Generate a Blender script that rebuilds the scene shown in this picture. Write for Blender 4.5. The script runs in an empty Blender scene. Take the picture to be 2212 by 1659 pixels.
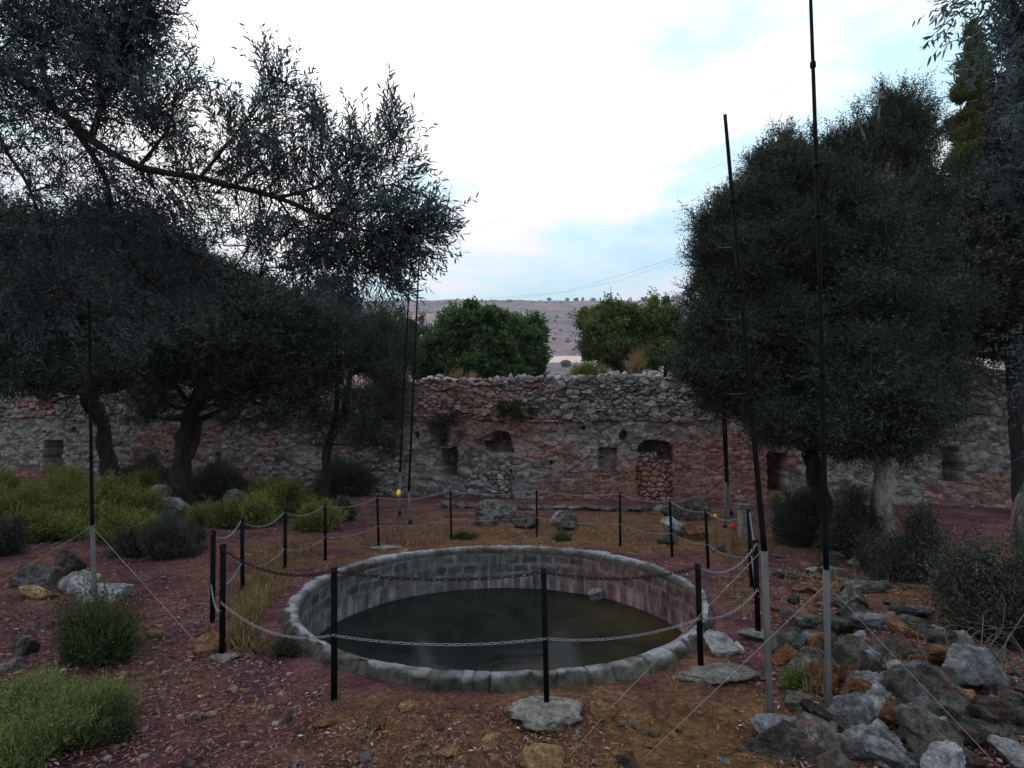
import bpy, bmesh, math, random
import numpy as np
from mathutils import Vector, Matrix

S = bpy.context.scene
COL = S.collection
# ------------------------------------------------------------ camera
FPX, CX, CY = 1200.0, 1106.0, 829.5          # focal length and centre, in units of a 2212 px wide picture
TH = math.atan(0.0796)
CAMZ = 1.70
cd = bpy.data.cameras.new('camera'); cam = bpy.data.objects.new('camera', cd); COL.objects.link(cam)
cd.sensor_width = 36; cd.lens = FPX / 2212 * 36; cd.clip_start = 0.05; cd.clip_end = 6000
cam.location = (0, 0, CAMZ); cam.rotation_euler = (math.pi / 2 + TH, 0, 0)
S.camera = cam
# ------------------------------------------------------------ world
SUN_EL, SUN_AZ = math.radians(34), math.radians(-25)
w = bpy.data.worlds.new("World"); S.world = w; w.use_nodes = True
nt = w.node_tree; nt.nodes.clear()
def N(tree, t, **kw):
    n = tree.nodes.new(t)
    for k, v in kw.items():
        if k in ('inputs',):
            for a, b in v.items(): n.inputs[a].default_value = b
        else: setattr(n, k, v)
    return n
out = N(nt, 'ShaderNodeOutputWorld')
sky = N(nt, 'ShaderNodeTexSky', sky_type='NISHITA', sun_disc=False, sun_elevation=SUN_EL, sun_rotation=SUN_AZ, air_density=1.0, dust_density=2.0, ozone_density=1.5)
bg1 = N(nt, 'ShaderNodeBackground', inputs={'Strength': 0.10})
nt.links.new(sky.outputs[0], bg1.inputs[0])
tc = N(nt, 'ShaderNodeTexCoord')
mp = N(nt, 'ShaderNodeMapping', inputs={'Scale': (1.6, 1.0, 5.5), 'Location': (0.32, 0.0, 0.35)})
nt.links.new(tc.outputs['Generated'], mp.inputs[0])
no = N(nt, 'ShaderNodeTexNoise', inputs={'Scale': 1.5, 'Detail': 5.0, 'Roughness': 0.55, 'Distortion': 0.4})
nt.links.new(mp.outputs[0], no.inputs['Vector'])
cr = N(nt, 'ShaderNodeValToRGB')
cr.color_ramp.elements[0].position = 0.38; cr.color_ramp.elements[0].color = (0.56, 0.83, 0.97, 1)
cr.color_ramp.elements[1].position = 0.58; cr.color_ramp.elements[1].color = (0.97, 0.98, 0.99, 1)
e = cr.color_ramp.elements.new(0.47); e.color = (0.72, 0.92, 0.99, 1)
e = cr.color_ramp.elements.new(0.515); e.color = (0.91, 0.90, 0.99, 1)
nt.links.new(no.outputs[0], cr.inputs[0])
# the deck of cloud is brighter high up than along the skyline
sx = N(nt, 'ShaderNodeSeparateXYZ'); nt.links.new(tc.outputs['Generated'], sx.inputs[0])
mr = N(nt, 'ShaderNodeMapRange', inputs={'From Min': 0.15, 'From Max': 0.62, 'To Min': 0.96, 'To Max': 1.65})
nt.links.new(sx.outputs[2], mr.inputs[0])
bg2 = N(nt, 'ShaderNodeBackground')
nt.links.new(cr.outputs[0], bg2.inputs[0]); nt.links.new(mr.outputs[0], bg2.inputs[1])
mx = N(nt, 'ShaderNodeMixShader', inputs={0: 0.88})
nt.links.new(bg1.outputs[0], mx.inputs[1]); nt.links.new(bg2.outputs[0], mx.inputs[2])
nt.links.new(mx.outputs[0], out.inputs[0])
# ------------------------------------------------------------ sun, softened by cloud
sl = bpy.data.lights.new('sun', 'SUN'); sl.energy = 0.5; sl.angle = math.radians(35); sl.color = (1, 0.96, 0.92)
so = bpy.data.objects.new('sun', sl); COL.objects.link(so)
sd = Vector((math.sin(SUN_AZ) * math.cos(SUN_EL), math.cos(SUN_AZ) * math.cos(SUN_EL), math.sin(SUN_EL)))
so.rotation_euler = sd.to_track_quat('Z', 'Y').to_euler()
S.view_settings.view_transform = 'Standard'; S.view_settings.look = 'None'
S.view_settings.exposure = 0.0; S.view_settings.gamma = 1
S.cycles.max_bounces = 5; S.cycles.diffuse_bounces = 3; S.cycles.glossy_bounces = 2; S.cycles.transmission_bounces = 3
S.cycles.transparent_max_bounces = 4; S.cycles.volume_bounces = 0
S.cycles.use_adaptive_sampling = True; S.cycles.use_denoising = True
S.cycles.caustics_reflective = False; S.cycles.caustics_refractive = False

# ------------------------------------------------------------ helpers
rng = np.random.default_rng(7); random.seed(7)
cT, sT = math.cos(TH), math.sin(TH)
def ray(px, py):
    u, v = (px - CX) / FPX, (CY - py) / FPX
    return np.array([u, cT - v * sT, sT + v * cT])
def at(px, py, Y):
    d = ray(px, py); t = Y / d[1]
    return np.array([d[0] * t, Y, CAMZ + d[2] * t])
def lerp(a, b, t): return a + (b - a) * t
def sstep(x): x = np.clip(x, 0, 1); return x * x * (3 - 2 * x)
def hsh(i, j, k, seed=0):
    h = (i.astype(np.int64) * 374761393 + j.astype(np.int64) * 668265263 + k.astype(np.int64) * 2147483647 + seed * 974634777) & 0xffffffff
    h = ((h ^ (h >> 13)) * 1274126177) & 0xffffffff
    h = ((h ^ (h >> 16)) * 2246822519) & 0xffffffff
    return ((h ^ (h >> 15)) & 0xffffff) / float(0x1000000)
def vnoise(p, seed=0):
    p = np.asarray(p, float); f = np.floor(p); t = sstep(p - f); f = f.astype(np.int64)
    r = 0
    for a in (0, 1):
        for b in (0, 1):
            for c in (0, 1):
                wt = (t[:, 0] if a else 1 - t[:, 0]) * (t[:, 1] if b else 1 - t[:, 1]) * (t[:, 2] if c else 1 - t[:, 2])
                r = r + wt * hsh(f[:, 0] + a, f[:, 1] + b, f[:, 2] + c, seed)
    return r * 2 - 1
def fbm(p, o=4, seed=0):
    r, a, p = 0, 1.0, np.asarray(p, float)
    for i in range(o):
        r = r + a * vnoise(p, seed + i); a *= .5; p = p * 2.03 + 11.3
    return r
def v3(x, y, z=0.0): 
    x = np.asarray(x, float); return np.stack([x, np.broadcast_to(y, x.shape), np.broadcast_to(z, x.shape)], 1)
PC = np.array([-0.105, 5.65]); PR = 1.88
def gz(x, y):
    x = np.atleast_1d(np.asarray(x, float)); y = np.atleast_1d(np.asarray(y, float))
    z = -.02 * np.clip(y - 3.4, 0, 14)
    z = z + .03 * np.clip(-x - 3, 0, 15) * np.clip((y - 5) / 8, 0, 1)
    z = z + .20 * np.exp(-(((x - 3.0) / .95) ** 2 + ((y - 3.7) / 1.7) ** 2))
    r = np.hypot(x - PC[0], y - PC[1])
    k = sstep((r - 2.1) / 1.2)
    z = z + .055 * (1 - sstep((r - 2.1) / .9)) * (y < PC[1] + 1)
    z = z * 1 + k * (.045 * vnoise(v3(x * .8, y * .8), 3) + .018 * vnoise(v3(x * 3.1, y * 3.1), 4))
    z = z + .008 * vnoise(v3(x * 11, y * 11), 5) * np.clip(k + .3, 0, 1)
    return z
def g1(x, y): return float(gz(x, y)[0])
def onground(px, py):
    d = ray(px, py); t = 3.0
    for _ in range(25):
        p = np.array([0, 0, CAMZ]) + d * t
        t = max(.5, min(60, (g1(p[0], p[1]) - CAMZ) / min(d[2], -1e-3)))
    return np.array([d[0] * t, d[1] * t, CAMZ + d[2] * t])

def mk(name, V, F, mat, parent=None, smooth=False, cols=None, uv=None):
    """V (n,3), F list of (m,k) index arrays"""
    V = np.ascontiguousarray(V, np.float32)
    F = [np.asarray(f, np.int32) for f in F if len(f)]
    me = bpy.data.meshes.new(name)
    nl = sum(f.size for f in F); nf = sum(len(f) for f in F)
    me.vertices.add(len(V)); me.vertices.foreach_set('co', V.ravel())
    me.loops.add(nl); me.polygons.add(nf)
    li = np.concatenate([f.ravel() for f in F]); me.loops.foreach_set('vertex_index', li)
    tot = np.concatenate([np.full(len(f), f.shape[1], np.int32) for f in F])
    st = np.concatenate([[0], np.cumsum(tot)[:-1]]).astype(np.int32)
    me.polygons.foreach_set('loop_start', st); me.polygons.foreach_set('loop_total', tot)
    me.update(calc_edges=True)
    if smooth: me.polygons.foreach_set('use_smooth', np.ones(nf, bool))
    if cols is not None:
        a = me.color_attributes.new('Col', 'FLOAT_COLOR', 'POINT')
        c = np.ones((len(V), 4), np.float32); c[:, :3] = cols; a.data.foreach_set('color', c.ravel())
    if uv is not None:
        u = me.uv_layers.new(name='UVMap'); u.data.foreach_set('uv', np.ascontiguousarray(uv[li], np.float32).ravel())
    if mat: me.materials.append(mat)
    o = bpy.data.objects.new(name, me); COL.objects.link(o)
    if parent: o.parent = parent; o.matrix_parent_inverse = Matrix.Identity(4); o.location = -Vector(parent['base']) if 'base' in parent else (0, 0, 0)
    return o
def tag(o, label=None, cat=None, group=None, kind=None):
    if label: o['label'] = label
    if cat: o['category'] = cat
    if group: o['group'] = group
    if kind: o['kind'] = kind
    return o
_bases = []
def thing(name, label, cat, base, group=None):
    o = bpy.data.objects.new(name, None); COL.objects.link(o); o.location = base; o.empty_display_size = .2
    tag(o, label, cat, group); o['base'] = [float(b) for b in base]; _bases.append(o)
    return o
class MB:
    def __init__(s): s.V = []; s.F = []; s.n = 0; s.C = []
    def add(s, V, *F, col=None):
        V = np.asarray(V, float)
        s.V.append(V)
        for f in F:
            if len(f): s.F.append(np.asarray(f) + s.n)
        s.n += len(V)
        if col is not None: s.C.append(np.broadcast_to(col, (len(V), 3)))
    def build(s, name, mat, parent=None, smooth=False):
        d = {}
        for f in s.F: d.setdefault(f.shape[1], []).append(f)
        return mk(name, np.concatenate(s.V), [np.concatenate(x) for x in d.values()], mat, parent, smooth, np.concatenate(s.C) if s.C else None)
def tube(mb, P, R, n=8, wob=0.0, cap=True, seed=0, col=None):
    P = np.asarray(P, float); m = len(P); R = np.broadcast_to(np.asarray(R, float), (m,))
    T = np.gradient(P, axis=0); T /= np.linalg.norm(T, axis=1)[:, None] + 1e-9
    ref = np.array([1, 0, 0.]) if abs(T[0][0]) < .9 else np.array([0, 1, 0.])
    A = np.cross(T, ref); A /= np.linalg.norm(A, axis=1)[:, None] + 1e-9
    B = np.cross(T, A)
    a = np.linspace(0, 2 * np.pi, n, endpoint=False)
    V = P[:, None] + R[:, None, None] * (np.cos(a)[None, :, None] * A[:, None] + np.sin(a)[None, :, None] * B[:, None])
    V = V.reshape(-1, 3)
    if wob:
        ctr = np.repeat(P, n, 0); k = 1 + wob * fbm(np.c_[np.tile(np.cos(a) * 1.5, m), np.tile(np.sin(a) * 1.5, m), np.repeat(np.arange(m) * .35, n)], 3, seed)
        V = ctr + (V - ctr) * k[:, None]
    i = np.arange(m - 1)[:, None] * n; j = np.arange(n)[None]; j2 = (j + 1) % n
    F = np.stack([i + j, i + j2, i + n + j2, i + n + j], -1).reshape(-1, 4)
    fs = [F]
    if cap: fs += [np.arange(n)[None, ::-1], (np.arange(n) + (m - 1) * n)[None]]
    mb.add(V, *fs, col=col)
def spline(P, k=8):
    P = np.asarray(P, float); Q = np.vstack([2 * P[0] - P[1], P, 2 * P[-1] - P[-2]]); o = []
    for i in range(len(P) - 1):
        p0, p1, p2, p3 = Q[i:i + 4]
        for t in np.linspace(0, 1, k, endpoint=False):
            o.append(.5 * (2 * p1 + (p2 - p0) * t + (2 * p0 - 5 * p1 + 4 * p2 - p3) * t * t + (3 * p1 - p0 - 3 * p2 + p3) * t ** 3))
    o.append(P[-1]); return np.array(o)

# ------------------------------------------------------------ materials
def newmat(name, rough=.9, spec=.2):
    m = bpy.data.materials.new(name); m.use_nodes = True
    b = m.node_tree.nodes['Principled BSDF']; b.inputs['Roughness'].default_value = rough
    b.inputs['Specular IOR Level'].default_value = spec
    return m, m.node_tree, b
def ramp(t, src, stops):
    c = N(t, 'ShaderNodeValToRGB'); el = c.color_ramp.elements
    while len(el) < len(stops): el.new(.5)
    for e_, (p, col) in zip(el, stops): e_.position = p; e_.color = (*col, 1)
    t.links.new(src, c.inputs[0]); return c.outputs[0]
def noise(t, scale, detail=4, rough=.6, coord='Object', vec=None, dist=0):
    n = N(t, 'ShaderNodeTexNoise', inputs={'Scale': scale, 'Detail': detail, 'Roughness': rough, 'Distortion': dist})
    if vec is None:
        g = N(t, 'ShaderNodeNewGeometry') if coord == 'World' else N(t, 'ShaderNodeTexCoord')
        vec = g.outputs['Position'] if coord == 'World' else g.outputs[coord]
    t.links.new(vec, n.inputs['Vector']); return n.outputs[0]
def mixc(t, f, a, b, mode='MIX'):
    n = N(t, 'ShaderNodeMix', data_type='RGBA', blend_type=mode)
    for k, v in ((0, f), (6, a), (7, b)):
        if isinstance(v, (int, float)): n.inputs[k].default_value = v
        elif isinstance(v, tuple): n.inputs[k].default_value = (*v, 1)
        else: t.links.new(v, n.inputs[k])
    return n.outputs[2]
def bump(t, b, h, strength=.5, dist=.02):
    n = N(t, 'ShaderNodeBump', inputs={'Strength': strength, 'Distance': dist})
    t.links.new(h, n.inputs['Height']); t.links.new(n.outputs[0], b.inputs['Normal'])
def simple(name, col, rough=.8, spec=.3, var=.3, scale=20, metal=0):
    m, t, b = newmat(name, rough, spec); b.inputs['Metallic'].default_value = metal
    lo = tuple(c * (1 - var) for c in col); hi = tuple(min(1, c * (1 + var)) for c in col)
    n = noise(t, scale, 5, .65)
    t.links.new(ramp(t, n, [(.3, lo), (.7, hi)]), b.inputs['Base Color']); bump(t, b, n, .3, .005)
    return m
def rockmat(name, a, b_, stain=(.20, .085, .06), stain_amt=.5, light=(.34, .34, .36)):
    m, t, b = newmat(name, .95, .05)
    n1 = noise(t, 7, 9, .78, 'World'); n2 = noise(t, 17, 7, .75, 'World'); n3 = noise(t, 4.3, 5, .6, 'World', dist=1.0)
    c = ramp(t, n1, [(.38, a), (.5, b_), (.60, light)])
    f = ramp(t, n3, [(.52, (0, 0, 0)), (.66, (stain_amt,) * 3)])
    c = mixc(t, f, c, stain)
    c = mixc(t, .75, c, ramp(t, n2, [(.38, (.30, .30, .30)), (.58, (1.25, 1.25, 1.25))]), 'MULTIPLY')
    g = N(t, 'ShaderNodeObjectInfo')
    c = mixc(t, 1.0, c, ramp(t, g.outputs['Random'], [(0, (.42, .42, .42)), (1, (.85, .85, .83))]), 'MULTIPLY')
    n4 = noise(t, 75, 5, .75, 'World'); c = mixc(t, .45, c, ramp(t, n4, [(.38, (.35, .35, .35)), (.58, (1.35, 1.35, 1.35))]), 'MULTIPLY')
    vo = N(t, 'ShaderNodeTexVoronoi', inputs={'Scale': 55.0}); gp = N(t, 'ShaderNodeNewGeometry'); t.links.new(gp.outputs['Position'], vo.inputs['Vector'])
    c = mixc(t, 1, c, ramp(t, vo.outputs['Distance'], [(.08, (.35, .35, .35)), (.2, (1, 1, 1))]), 'MULTIPLY')
    t.links.new(c, b.inputs['Base Color']); bump(t, b, n2, 1, .06)
    return m
def leafmat(name, c1, c2, c3, trans=.25):
    m, t, b = newmat(name, .75, .15)
    g = N(t, 'ShaderNodeNewGeometry')
    c = ramp(t, g.outputs['Random Per Island'], [(.0, c1), (.55, c2), (1, c3)])
    n = noise(t, 1.1, 3, .6, 'World')
    c = mixc(t, 1.0, c, ramp(t, n, [(.32, (.55, .58, .62)), (.66, (1.2, 1.25, 1.12))]), 'MULTIPLY')
    t.links.new(c, b.inputs['Base Color'])
    tr = N(t, 'ShaderNodeBsdfTranslucent'); t.links.new(c, tr.inputs[0])
    ms = N(t, 'ShaderNodeMixShader', inputs={0: trans})
    t.links.new(b.outputs[0], ms.inputs[1]); t.links.new(tr.outputs[0], ms.inputs[2])
    t.links.new(ms.outputs[0], t.nodes['Material Output'].inputs[0])
    return m
def barkmat(name, a, b_):
    m, t, b = newmat(name, .95, .1)
    tcn = N(t, 'ShaderNodeTexCoord'); mpn = N(t, 'ShaderNodeMapping', inputs={'Scale': (9, 9, 2.2)})
    t.links.new(tcn.outputs['Object'], mpn.inputs[0])
    n = noise(t, 1.6, 8, .7, vec=mpn.outputs[0], dist=.8)
    t.links.new(ramp(t, n, [(.35, a), (.65, b_)]), b.inputs['Base Color']); bump(t, b, n, 1, .05)
    return m
M_rock = rockmat('limestone', (.075, .07, .067), (.165, .155, .15), light=(.29, .28, .28))
M_rockpale = rockmat('pale_limestone', (.19, .185, .20), (.36, .36, .40), light=(.56, .57, .64), stain_amt=.25)
M_rockdark = rockmat('mossy_limestone', (.045, .045, .042), (.11, .11, .10), light=(.22, .22, .22))
M_rockred = rockmat('rusty_limestone', (.15, .07, .05), (.30, .15, .08), light=(.42, .26, .17), stain=(.26, .12, .05))
M_ochre = rockmat('ochre_stone', (.26, .15, .08), (.46, .29, .15), light=(.58, .42, .26), stain=(.24, .1, .06))
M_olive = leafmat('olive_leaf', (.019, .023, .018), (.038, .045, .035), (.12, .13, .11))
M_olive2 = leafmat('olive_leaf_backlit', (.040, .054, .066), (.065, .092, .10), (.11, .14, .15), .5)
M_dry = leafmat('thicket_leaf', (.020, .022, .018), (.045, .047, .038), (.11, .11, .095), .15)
M_mastic = leafmat('mastic_leaf', (.028, .075, .034), (.07, .14, .05), (.17, .20, .07), .4)
M_scrub = leafmat('scrub_leaf', (.055, .08, .03), (.12, .16, .05), (.22, .25, .09), .4)
M_cyp = leafmat('cypress_leaf', (.045, .06, .015), (.10, .11, .03), (.17, .17, .05), .3)
M_spurge = leafmat('spurge_leaf', (.065, .085, .025), (.16, .185, .05), (.30, .25, .09), .4)
M_heather = leafmat('green_shrub_leaf', (.02, .03, .012), (.045, .06, .022), (.10, .10, .045), .2)
M_grass = leafmat('dry_grass_blade', (.16, .09, .05), (.26, .17, .09), (.36, .26, .15), .3)
M_bark = barkmat('olive_bark', (.010, .009, .009), (.042, .037, .036))
M_barkmid = barkmat('grey_olive_bark', (.02, .016, .015), (.17, .15, .14))
M_barkpale = barkmat('pale_olive_bark', (.07, .05, .05), (.42, .38, .37))
M_twig = simple('twig_bark', (.035, .028, .03), .95, .1)
M_twigpale = simple('bare_twig_bark', (.09, .078, .068), .95, .1)
M_post = simple('dark_painted_post', (.006, .0055, .0065), .8, .03, .5, 30)
M_rust = simple('rusty_iron', (.022, .011, .011), .85, .1, .5, 60)
M_galv = simple('galvanised_chain', (.20, .22, .25), .55, .4, .3, 60, .3)
M_pole = simple('black_pole', (.006, .006, .008), .7, .06, .2, 8)
M_grey = simple('grey_tube', (.052, .050, .052), .5, .4, .35, 12)
M_cord = simple('pale_cord', (.26, .23, .22), .8, .2, .1, 60)
M_black = simple('black_line', (.02, .02, .024), .8, .2, .1, 60)
M_blue = simple('blue_twine', (.12, .20, .42), .6, .3, .1, 60)
M_yellow = simple('yellow_plastic', (.75, .50, .02), .5, .4, .1)
M_red = simple('red_plastic', (.55, .02, .02), .5, .4, .1)
M_conc = rockmat('rough_concrete', (.27, .245, .23), (.37, .345, .32), light=(.46, .43, .40), stain_amt=.15)
M_white = rockmat('whitish_rubble', (.5, .5, .53), (.66, .67, .7), light=(.8, .8, .84), stain_amt=.1)

# ------------------------------------------------------------ ground
def ground():
    rad = [1.99]
    while rad[-1] < 26: rad.append(rad[-1] * 1.0075)
    while rad[-1] < 3500: rad.append(rad[-1] * 1.12)
    rad = np.array(rad); na = 900
    a = np.linspace(0, 2 * np.pi, na, endpoint=False)
    X = PC[0] + rad[:, None] * np.sin(a)[None]; Y = PC[1] + rad[:, None] * np.cos(a)[None]
    X, Y = X.ravel(), Y.ravel()
    Z = gz(X, Y)
    rr = np.repeat(rad, na); Z = np.where(rr > 26, lerp(Z, -.4, np.clip((rr - 26) / 10, 0, 1)), Z)
    # colour: purple-brown litter, ochre bare earth in patches
    p = v3(X, Y)
    n = fbm(p * .55, 4, 21); n2 = fbm(p * 2.3, 4, 31); n3 = fbm(p * 7, 3, 41)
    def blob(x, y, rx, ry): return np.exp(-(((X - x) / rx) ** 2 + ((Y - y) / ry) ** 2))
    och = np.clip(1.0 * (n * .6 + n2 * .6) + 1.1 * blob(1.2, 3.0, .9, .45) + .9 * blob(5.0, 7.0, 1.6, 1.4) + .95 * blob(1.5, 9.6, 4.0, 1.9) + .55 * blob(0, 13, 5, 2) + .6 * blob(-1.2, 9.0, 1.5, 1.2) + .45 * blob(-1.9, 7.4, .7, 1.2) + .15 * blob(2.6, 5.5, 1.0, 1.6) - .16, 0, 1)
    red = np.clip(n2 * .6 + .35, 0, 1)
    base = np.array([.100, .042, .054]); pk = np.array([.160, .072, .080]); oc = np.array([.165, .092, .036])
    c = base[None] * (1 - red[:, None]) + pk[None] * red[:, None]
    c = c * (1 - och[:, None] * .85) + oc[None] * och[:, None] * .85
    c = c * (1 + .35 * n3[:, None])
    g_ = sstep((rr - 14) / 20)[:, None]; c = c * (1 - g_) + np.array([.09, .08, .05]) * g_
    i = np.arange(len(rad) - 1)[:, None] * na; j = np.arange(na)[None]; j2 = (j + 1) % na
    F = np.stack([i + j, i + na + j, i + na + j2, i + j2], -1).reshape(-1, 4)
    F = F[:, ::-1]
    m, t, b = newmat('earth', .95, .1)
    at_ = N(t, 'ShaderNodeVertexColor', layer_name='Col')
    n1 = noise(t, 22, 8, .75, 'World'); nn = noise(t, 70, 4, .7, 'World')
    cc = mixc(t, 1, at_.outputs[0], ramp(t, n1, [(.32, (.26, .25, .27)), (.5, (.66, .66, .66)), (.66, (1.2, 1.15, 1.05))]), 'MULTIPLY')
    cc = mixc(t, .8, cc, ramp(t, nn, [(.35, (.5, .5, .5)), (.62, (1.5, 1.5, 1.5))]), 'MULTIPLY')
    t.links.new(cc, b.inputs['Base Color']); bump(t, b, n1, .9, .04)
    o = mk('ground', np.c_[X, Y, Z], [F], m, None, True, c)
    tag(o, 'reddish brown stony earth strewn with leaf litter around the basin', 'ground', kind='structure')
ground()

# ------------------------------------------------------------ rocks
def ico(sub):
    bm = bmesh.new(); bmesh.ops.create_icosphere(bm, subdivisions=sub, radius=1)
    V = np.array([v.co[:] for v in bm.verts]); F = np.array([[v.index for v in f.verts] for f in bm.faces]); bm.free(); return V, F
ICO = {s: ico(s) for s in (1, 2, 3, 4, 5)}
def rockgeo(seed, sub=4, planes=12, rough=.06, flat=1.0):
    r = np.random.default_rng(seed); U, F = ICO[sub]
    nrm = r.normal(size=(planes, 3)); nrm /= np.linalg.norm(nrm, axis=1)[:, None]
    d = r.uniform(.5, .98, planes)
    q = np.clip(U @ nrm.T, 1e-3, None); rad = np.minimum((d[None] / q).min(1), 1.2)
    V = U * rad[:, None]
    k = rough * fbm(V * 2.1 + seed * 7.1, 6, seed) + rough * .8 * fbm(V * 9 + seed, 4, seed + 3) - rough * .8 * np.clip(vnoise(V * 5.5 + seed, seed + 5) - .25, 0, 1) + rough * .9 * (-np.abs(vnoise(V * 3.7 + seed, seed + 9)) + .4)
    V = V * (1 + k)[:, None]
    V[:, 2] *= flat
    return V, F
ROCKS = []
for i in range(14):
    V, F = rockgeo(100 + i, 5); me_o = (V, F); ROCKS.append(me_o)
_rockmesh = {}
def rockobj(name, seed, mat, loc, size, rotz, label, cat='rock', group=None, tilt=0.15):
    key = (seed % 14, mat.name)
    if key not in _rockmesh:
        V, F = ROCKS[seed % 14]
        o = mk('rock', V, [F], mat, None, True); _rockmesh[key] = o.data; o.name = name
    else:
        o = bpy.data.objects.new(name, _rockmesh[key]); COL.objects.link(o)
    o.location = loc; o.scale = size; rr_ = random.Random(seed * 13 + int(loc[0] * 100))
    o.rotation_euler = (rr_.uniform(-tilt, tilt), rr_.uniform(-tilt, tilt), rotz)
    tag(o, label, cat, group); return o
def pxrock(px, py, wpx, hpx, mat, label, name='boulder', cat='boulder', seed=None, deep=.8, group=None, sink=.25, rz=None):
    """rock whose outline covers wpx x hpx around (px,py) and stands on the ground"""
    g = onground(px, py + hpx * .42); Y = g[1] + .3 * wpx / FPX * g[1]
    c = at(px, py, Y); k = Y / FPX
    sx_, sz_ = wpx * k * .60, hpx * k * .62
    s = seed if seed is not None else int(px * 7 + py * 3)
    c[2] = max(c[2], g1(c[0], c[1]) + sz_ * .2)
    return rockobj(name, s, mat, c, (sx_, sx_ * deep, sz_), (s % 7) * .25 - .8 if rz is None else rz, label, cat, group)

# ------------------------------------------------------------ cistern
def cistern():
    t0 = thing('round_cistern', 'round sunken stone cistern holding dark water inside the chain fence', 'cistern', (PC[0], PC[1], 0))
    na = 1500; a = np.linspace(0, 2 * np.pi, na, endpoint=False); s = a * PR
    # profile of the rim: inner top, top, outer top, outer foot
    prof = [(1.915, .045), (1.912, .085), (1.925, .118), (1.95, .130)] + [(r_, .132) for r_ in np.linspace(1.965, 2.015, 6)] + [(2.032, .118), (2.042, .09), (2.05, .06), (2.06, .03), (2.07, -.01), (2.085, -.08), (2.1, -.16)]
    prof = np.array(prof) - (.04, 0); m = len(prof)
    # irregular stones round the rim
    cuts = []; q = 0
    r = random.Random(5)
    while q < 2 * math.pi: cuts.append(q); q += r.choice([r.uniform(.03, .07), r.uniform(.07, .14), r.uniform(.14, .26)])
    cuts = np.array(cuts); idx = np.searchsorted(cuts, a, side='right') - 1
    nxt = np.append(cuts[1:], 2 * math.pi)[idx]; dd = np.minimum(a - cuts[idx], nxt - a) * 2.0
    seam = sstep(dd / .02); seam = 1 - (1 - seam) * (hsh(idx, idx * 0 + 7, idx * 0, 3) > .3)
    off = hsh(idx, idx * 0, idx * 0, 3) - .5; off2 = hsh(idx, idx * 0 + 1, idx * 0, 3) - .5
    R = np.repeat(prof[:, 0][:, None], na, 1); Z = np.repeat(prof[:, 1][:, None], na, 1)
    wgt = np.array([0, .2, .7, 1] + [1] * 6 + [1, 1, 1, .8, .5, .2, 0])
    outw = np.array([0, 0, 0, 0, 0, 0, .1, .3, .6, .8, 1, 1, 1, 1, 1, .8, .6])
    Z = Z + wgt[:, None] * (off * .005 - (1 - seam) * .006 + .010 * fbm(v3(s * 1.0, 0, 0), 3, 8))[None]
    R = R + outw[:, None] * (off2 * .05 - (1 - seam) * .012 + .05 * fbm(v3(s * 1.6, 3, 0), 3, 12))[None]
    P3 = np.stack([PC[0] + R * np.sin(a)[None], PC[1] + R * np.cos(a)[None], Z], -1).reshape(-1, 3)
    nn = fbm(P3 * 9, 4, 17); P3[:, 2] += np.repeat(wgt, na) * nn * .007
    dirv = np.stack([np.tile(np.sin(a), m), np.tile(np.cos(a), m), np.zeros(m * na)], 1)
    P3 += dirv * (np.repeat(outw, na) * fbm(P3 * 10, 5, 18) * .042)[:, None]
    i = np.arange(m - 1)[:, None] * na; j = np.arange(na)[None]; j2 = (j + 1) % na
    F = np.stack([i + j, i + j2, i + na + j2, i + na + j], -1).reshape(-1, 4)
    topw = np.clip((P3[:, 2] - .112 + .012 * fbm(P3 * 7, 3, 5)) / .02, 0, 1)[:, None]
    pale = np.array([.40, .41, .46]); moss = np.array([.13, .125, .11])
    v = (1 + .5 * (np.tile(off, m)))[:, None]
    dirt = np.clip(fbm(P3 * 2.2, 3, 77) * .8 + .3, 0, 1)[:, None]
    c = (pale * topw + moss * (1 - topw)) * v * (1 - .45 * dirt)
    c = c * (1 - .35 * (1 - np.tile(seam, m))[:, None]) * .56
    mt, t, b = newmat('rim_stone', .92, .15)
    at_ = N(t, 'ShaderNodeVertexColor', layer_name='Col'); n1 = noise(t, 16, 8, .72, 'World')
    cc = mixc(t, 1, at_.outputs[0], ramp(t, n1, [(.3, (.45, .45, .45)), (.62, (1.35, 1.35, 1.35))]), 'MULTIPLY')
    n3 = noise(t, 4, 5, .7, 'World')
    cc = mixc(t, ramp(t, n3, [(.55, (0, 0, 0)), (.7, (.7, .7, .7))]), cc, (.11, .08, .07))
    t.links.new(cc, b.inputs['Base Color']); bump(t, b, n1, .9, .03)
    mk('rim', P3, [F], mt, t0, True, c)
    # plastered inner wall
    zs = np.linspace(.05, -1.1, 60); m = len(zs)
    A = np.tile(a, m); ZZ = np.repeat(zs, na)
    q = np.stack([np.sin(A) * 3, np.cos(A) * 3, ZZ * 3], 1)
    RR = 1.878 + .02 * fbm(q, 4, 50) - .0 
    P3 = np.stack([PC[0] + RR * np.sin(A), PC[1] + RR * np.cos(A), ZZ], 1)
    i = np.arange(m - 1)[:, None] * na
    F = np.stack([i + j, i + j2, i + na + j2, i + na + j], -1).reshape(-1, 4)
    uv = np.c_[A * PR, ZZ]
    mt, t, b = newmat('stained_plaster', .9, .15)
    uvn = N(t, 'ShaderNodeUVMap'); 
    nd = noise(t, 6, 5, .7, 'World'); 
    vm = N(t, 'ShaderNodeVectorMath', operation='SCALE'); cmb = N(t, 'ShaderNodeCombineXYZ')
    t.links.new(nd, cmb.inputs[0]); t.links.new(nd, cmb.inputs[1]); t.links.new(cmb.outputs[0], vm.inputs[0]); vm.inputs[3].default_value = .16
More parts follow.
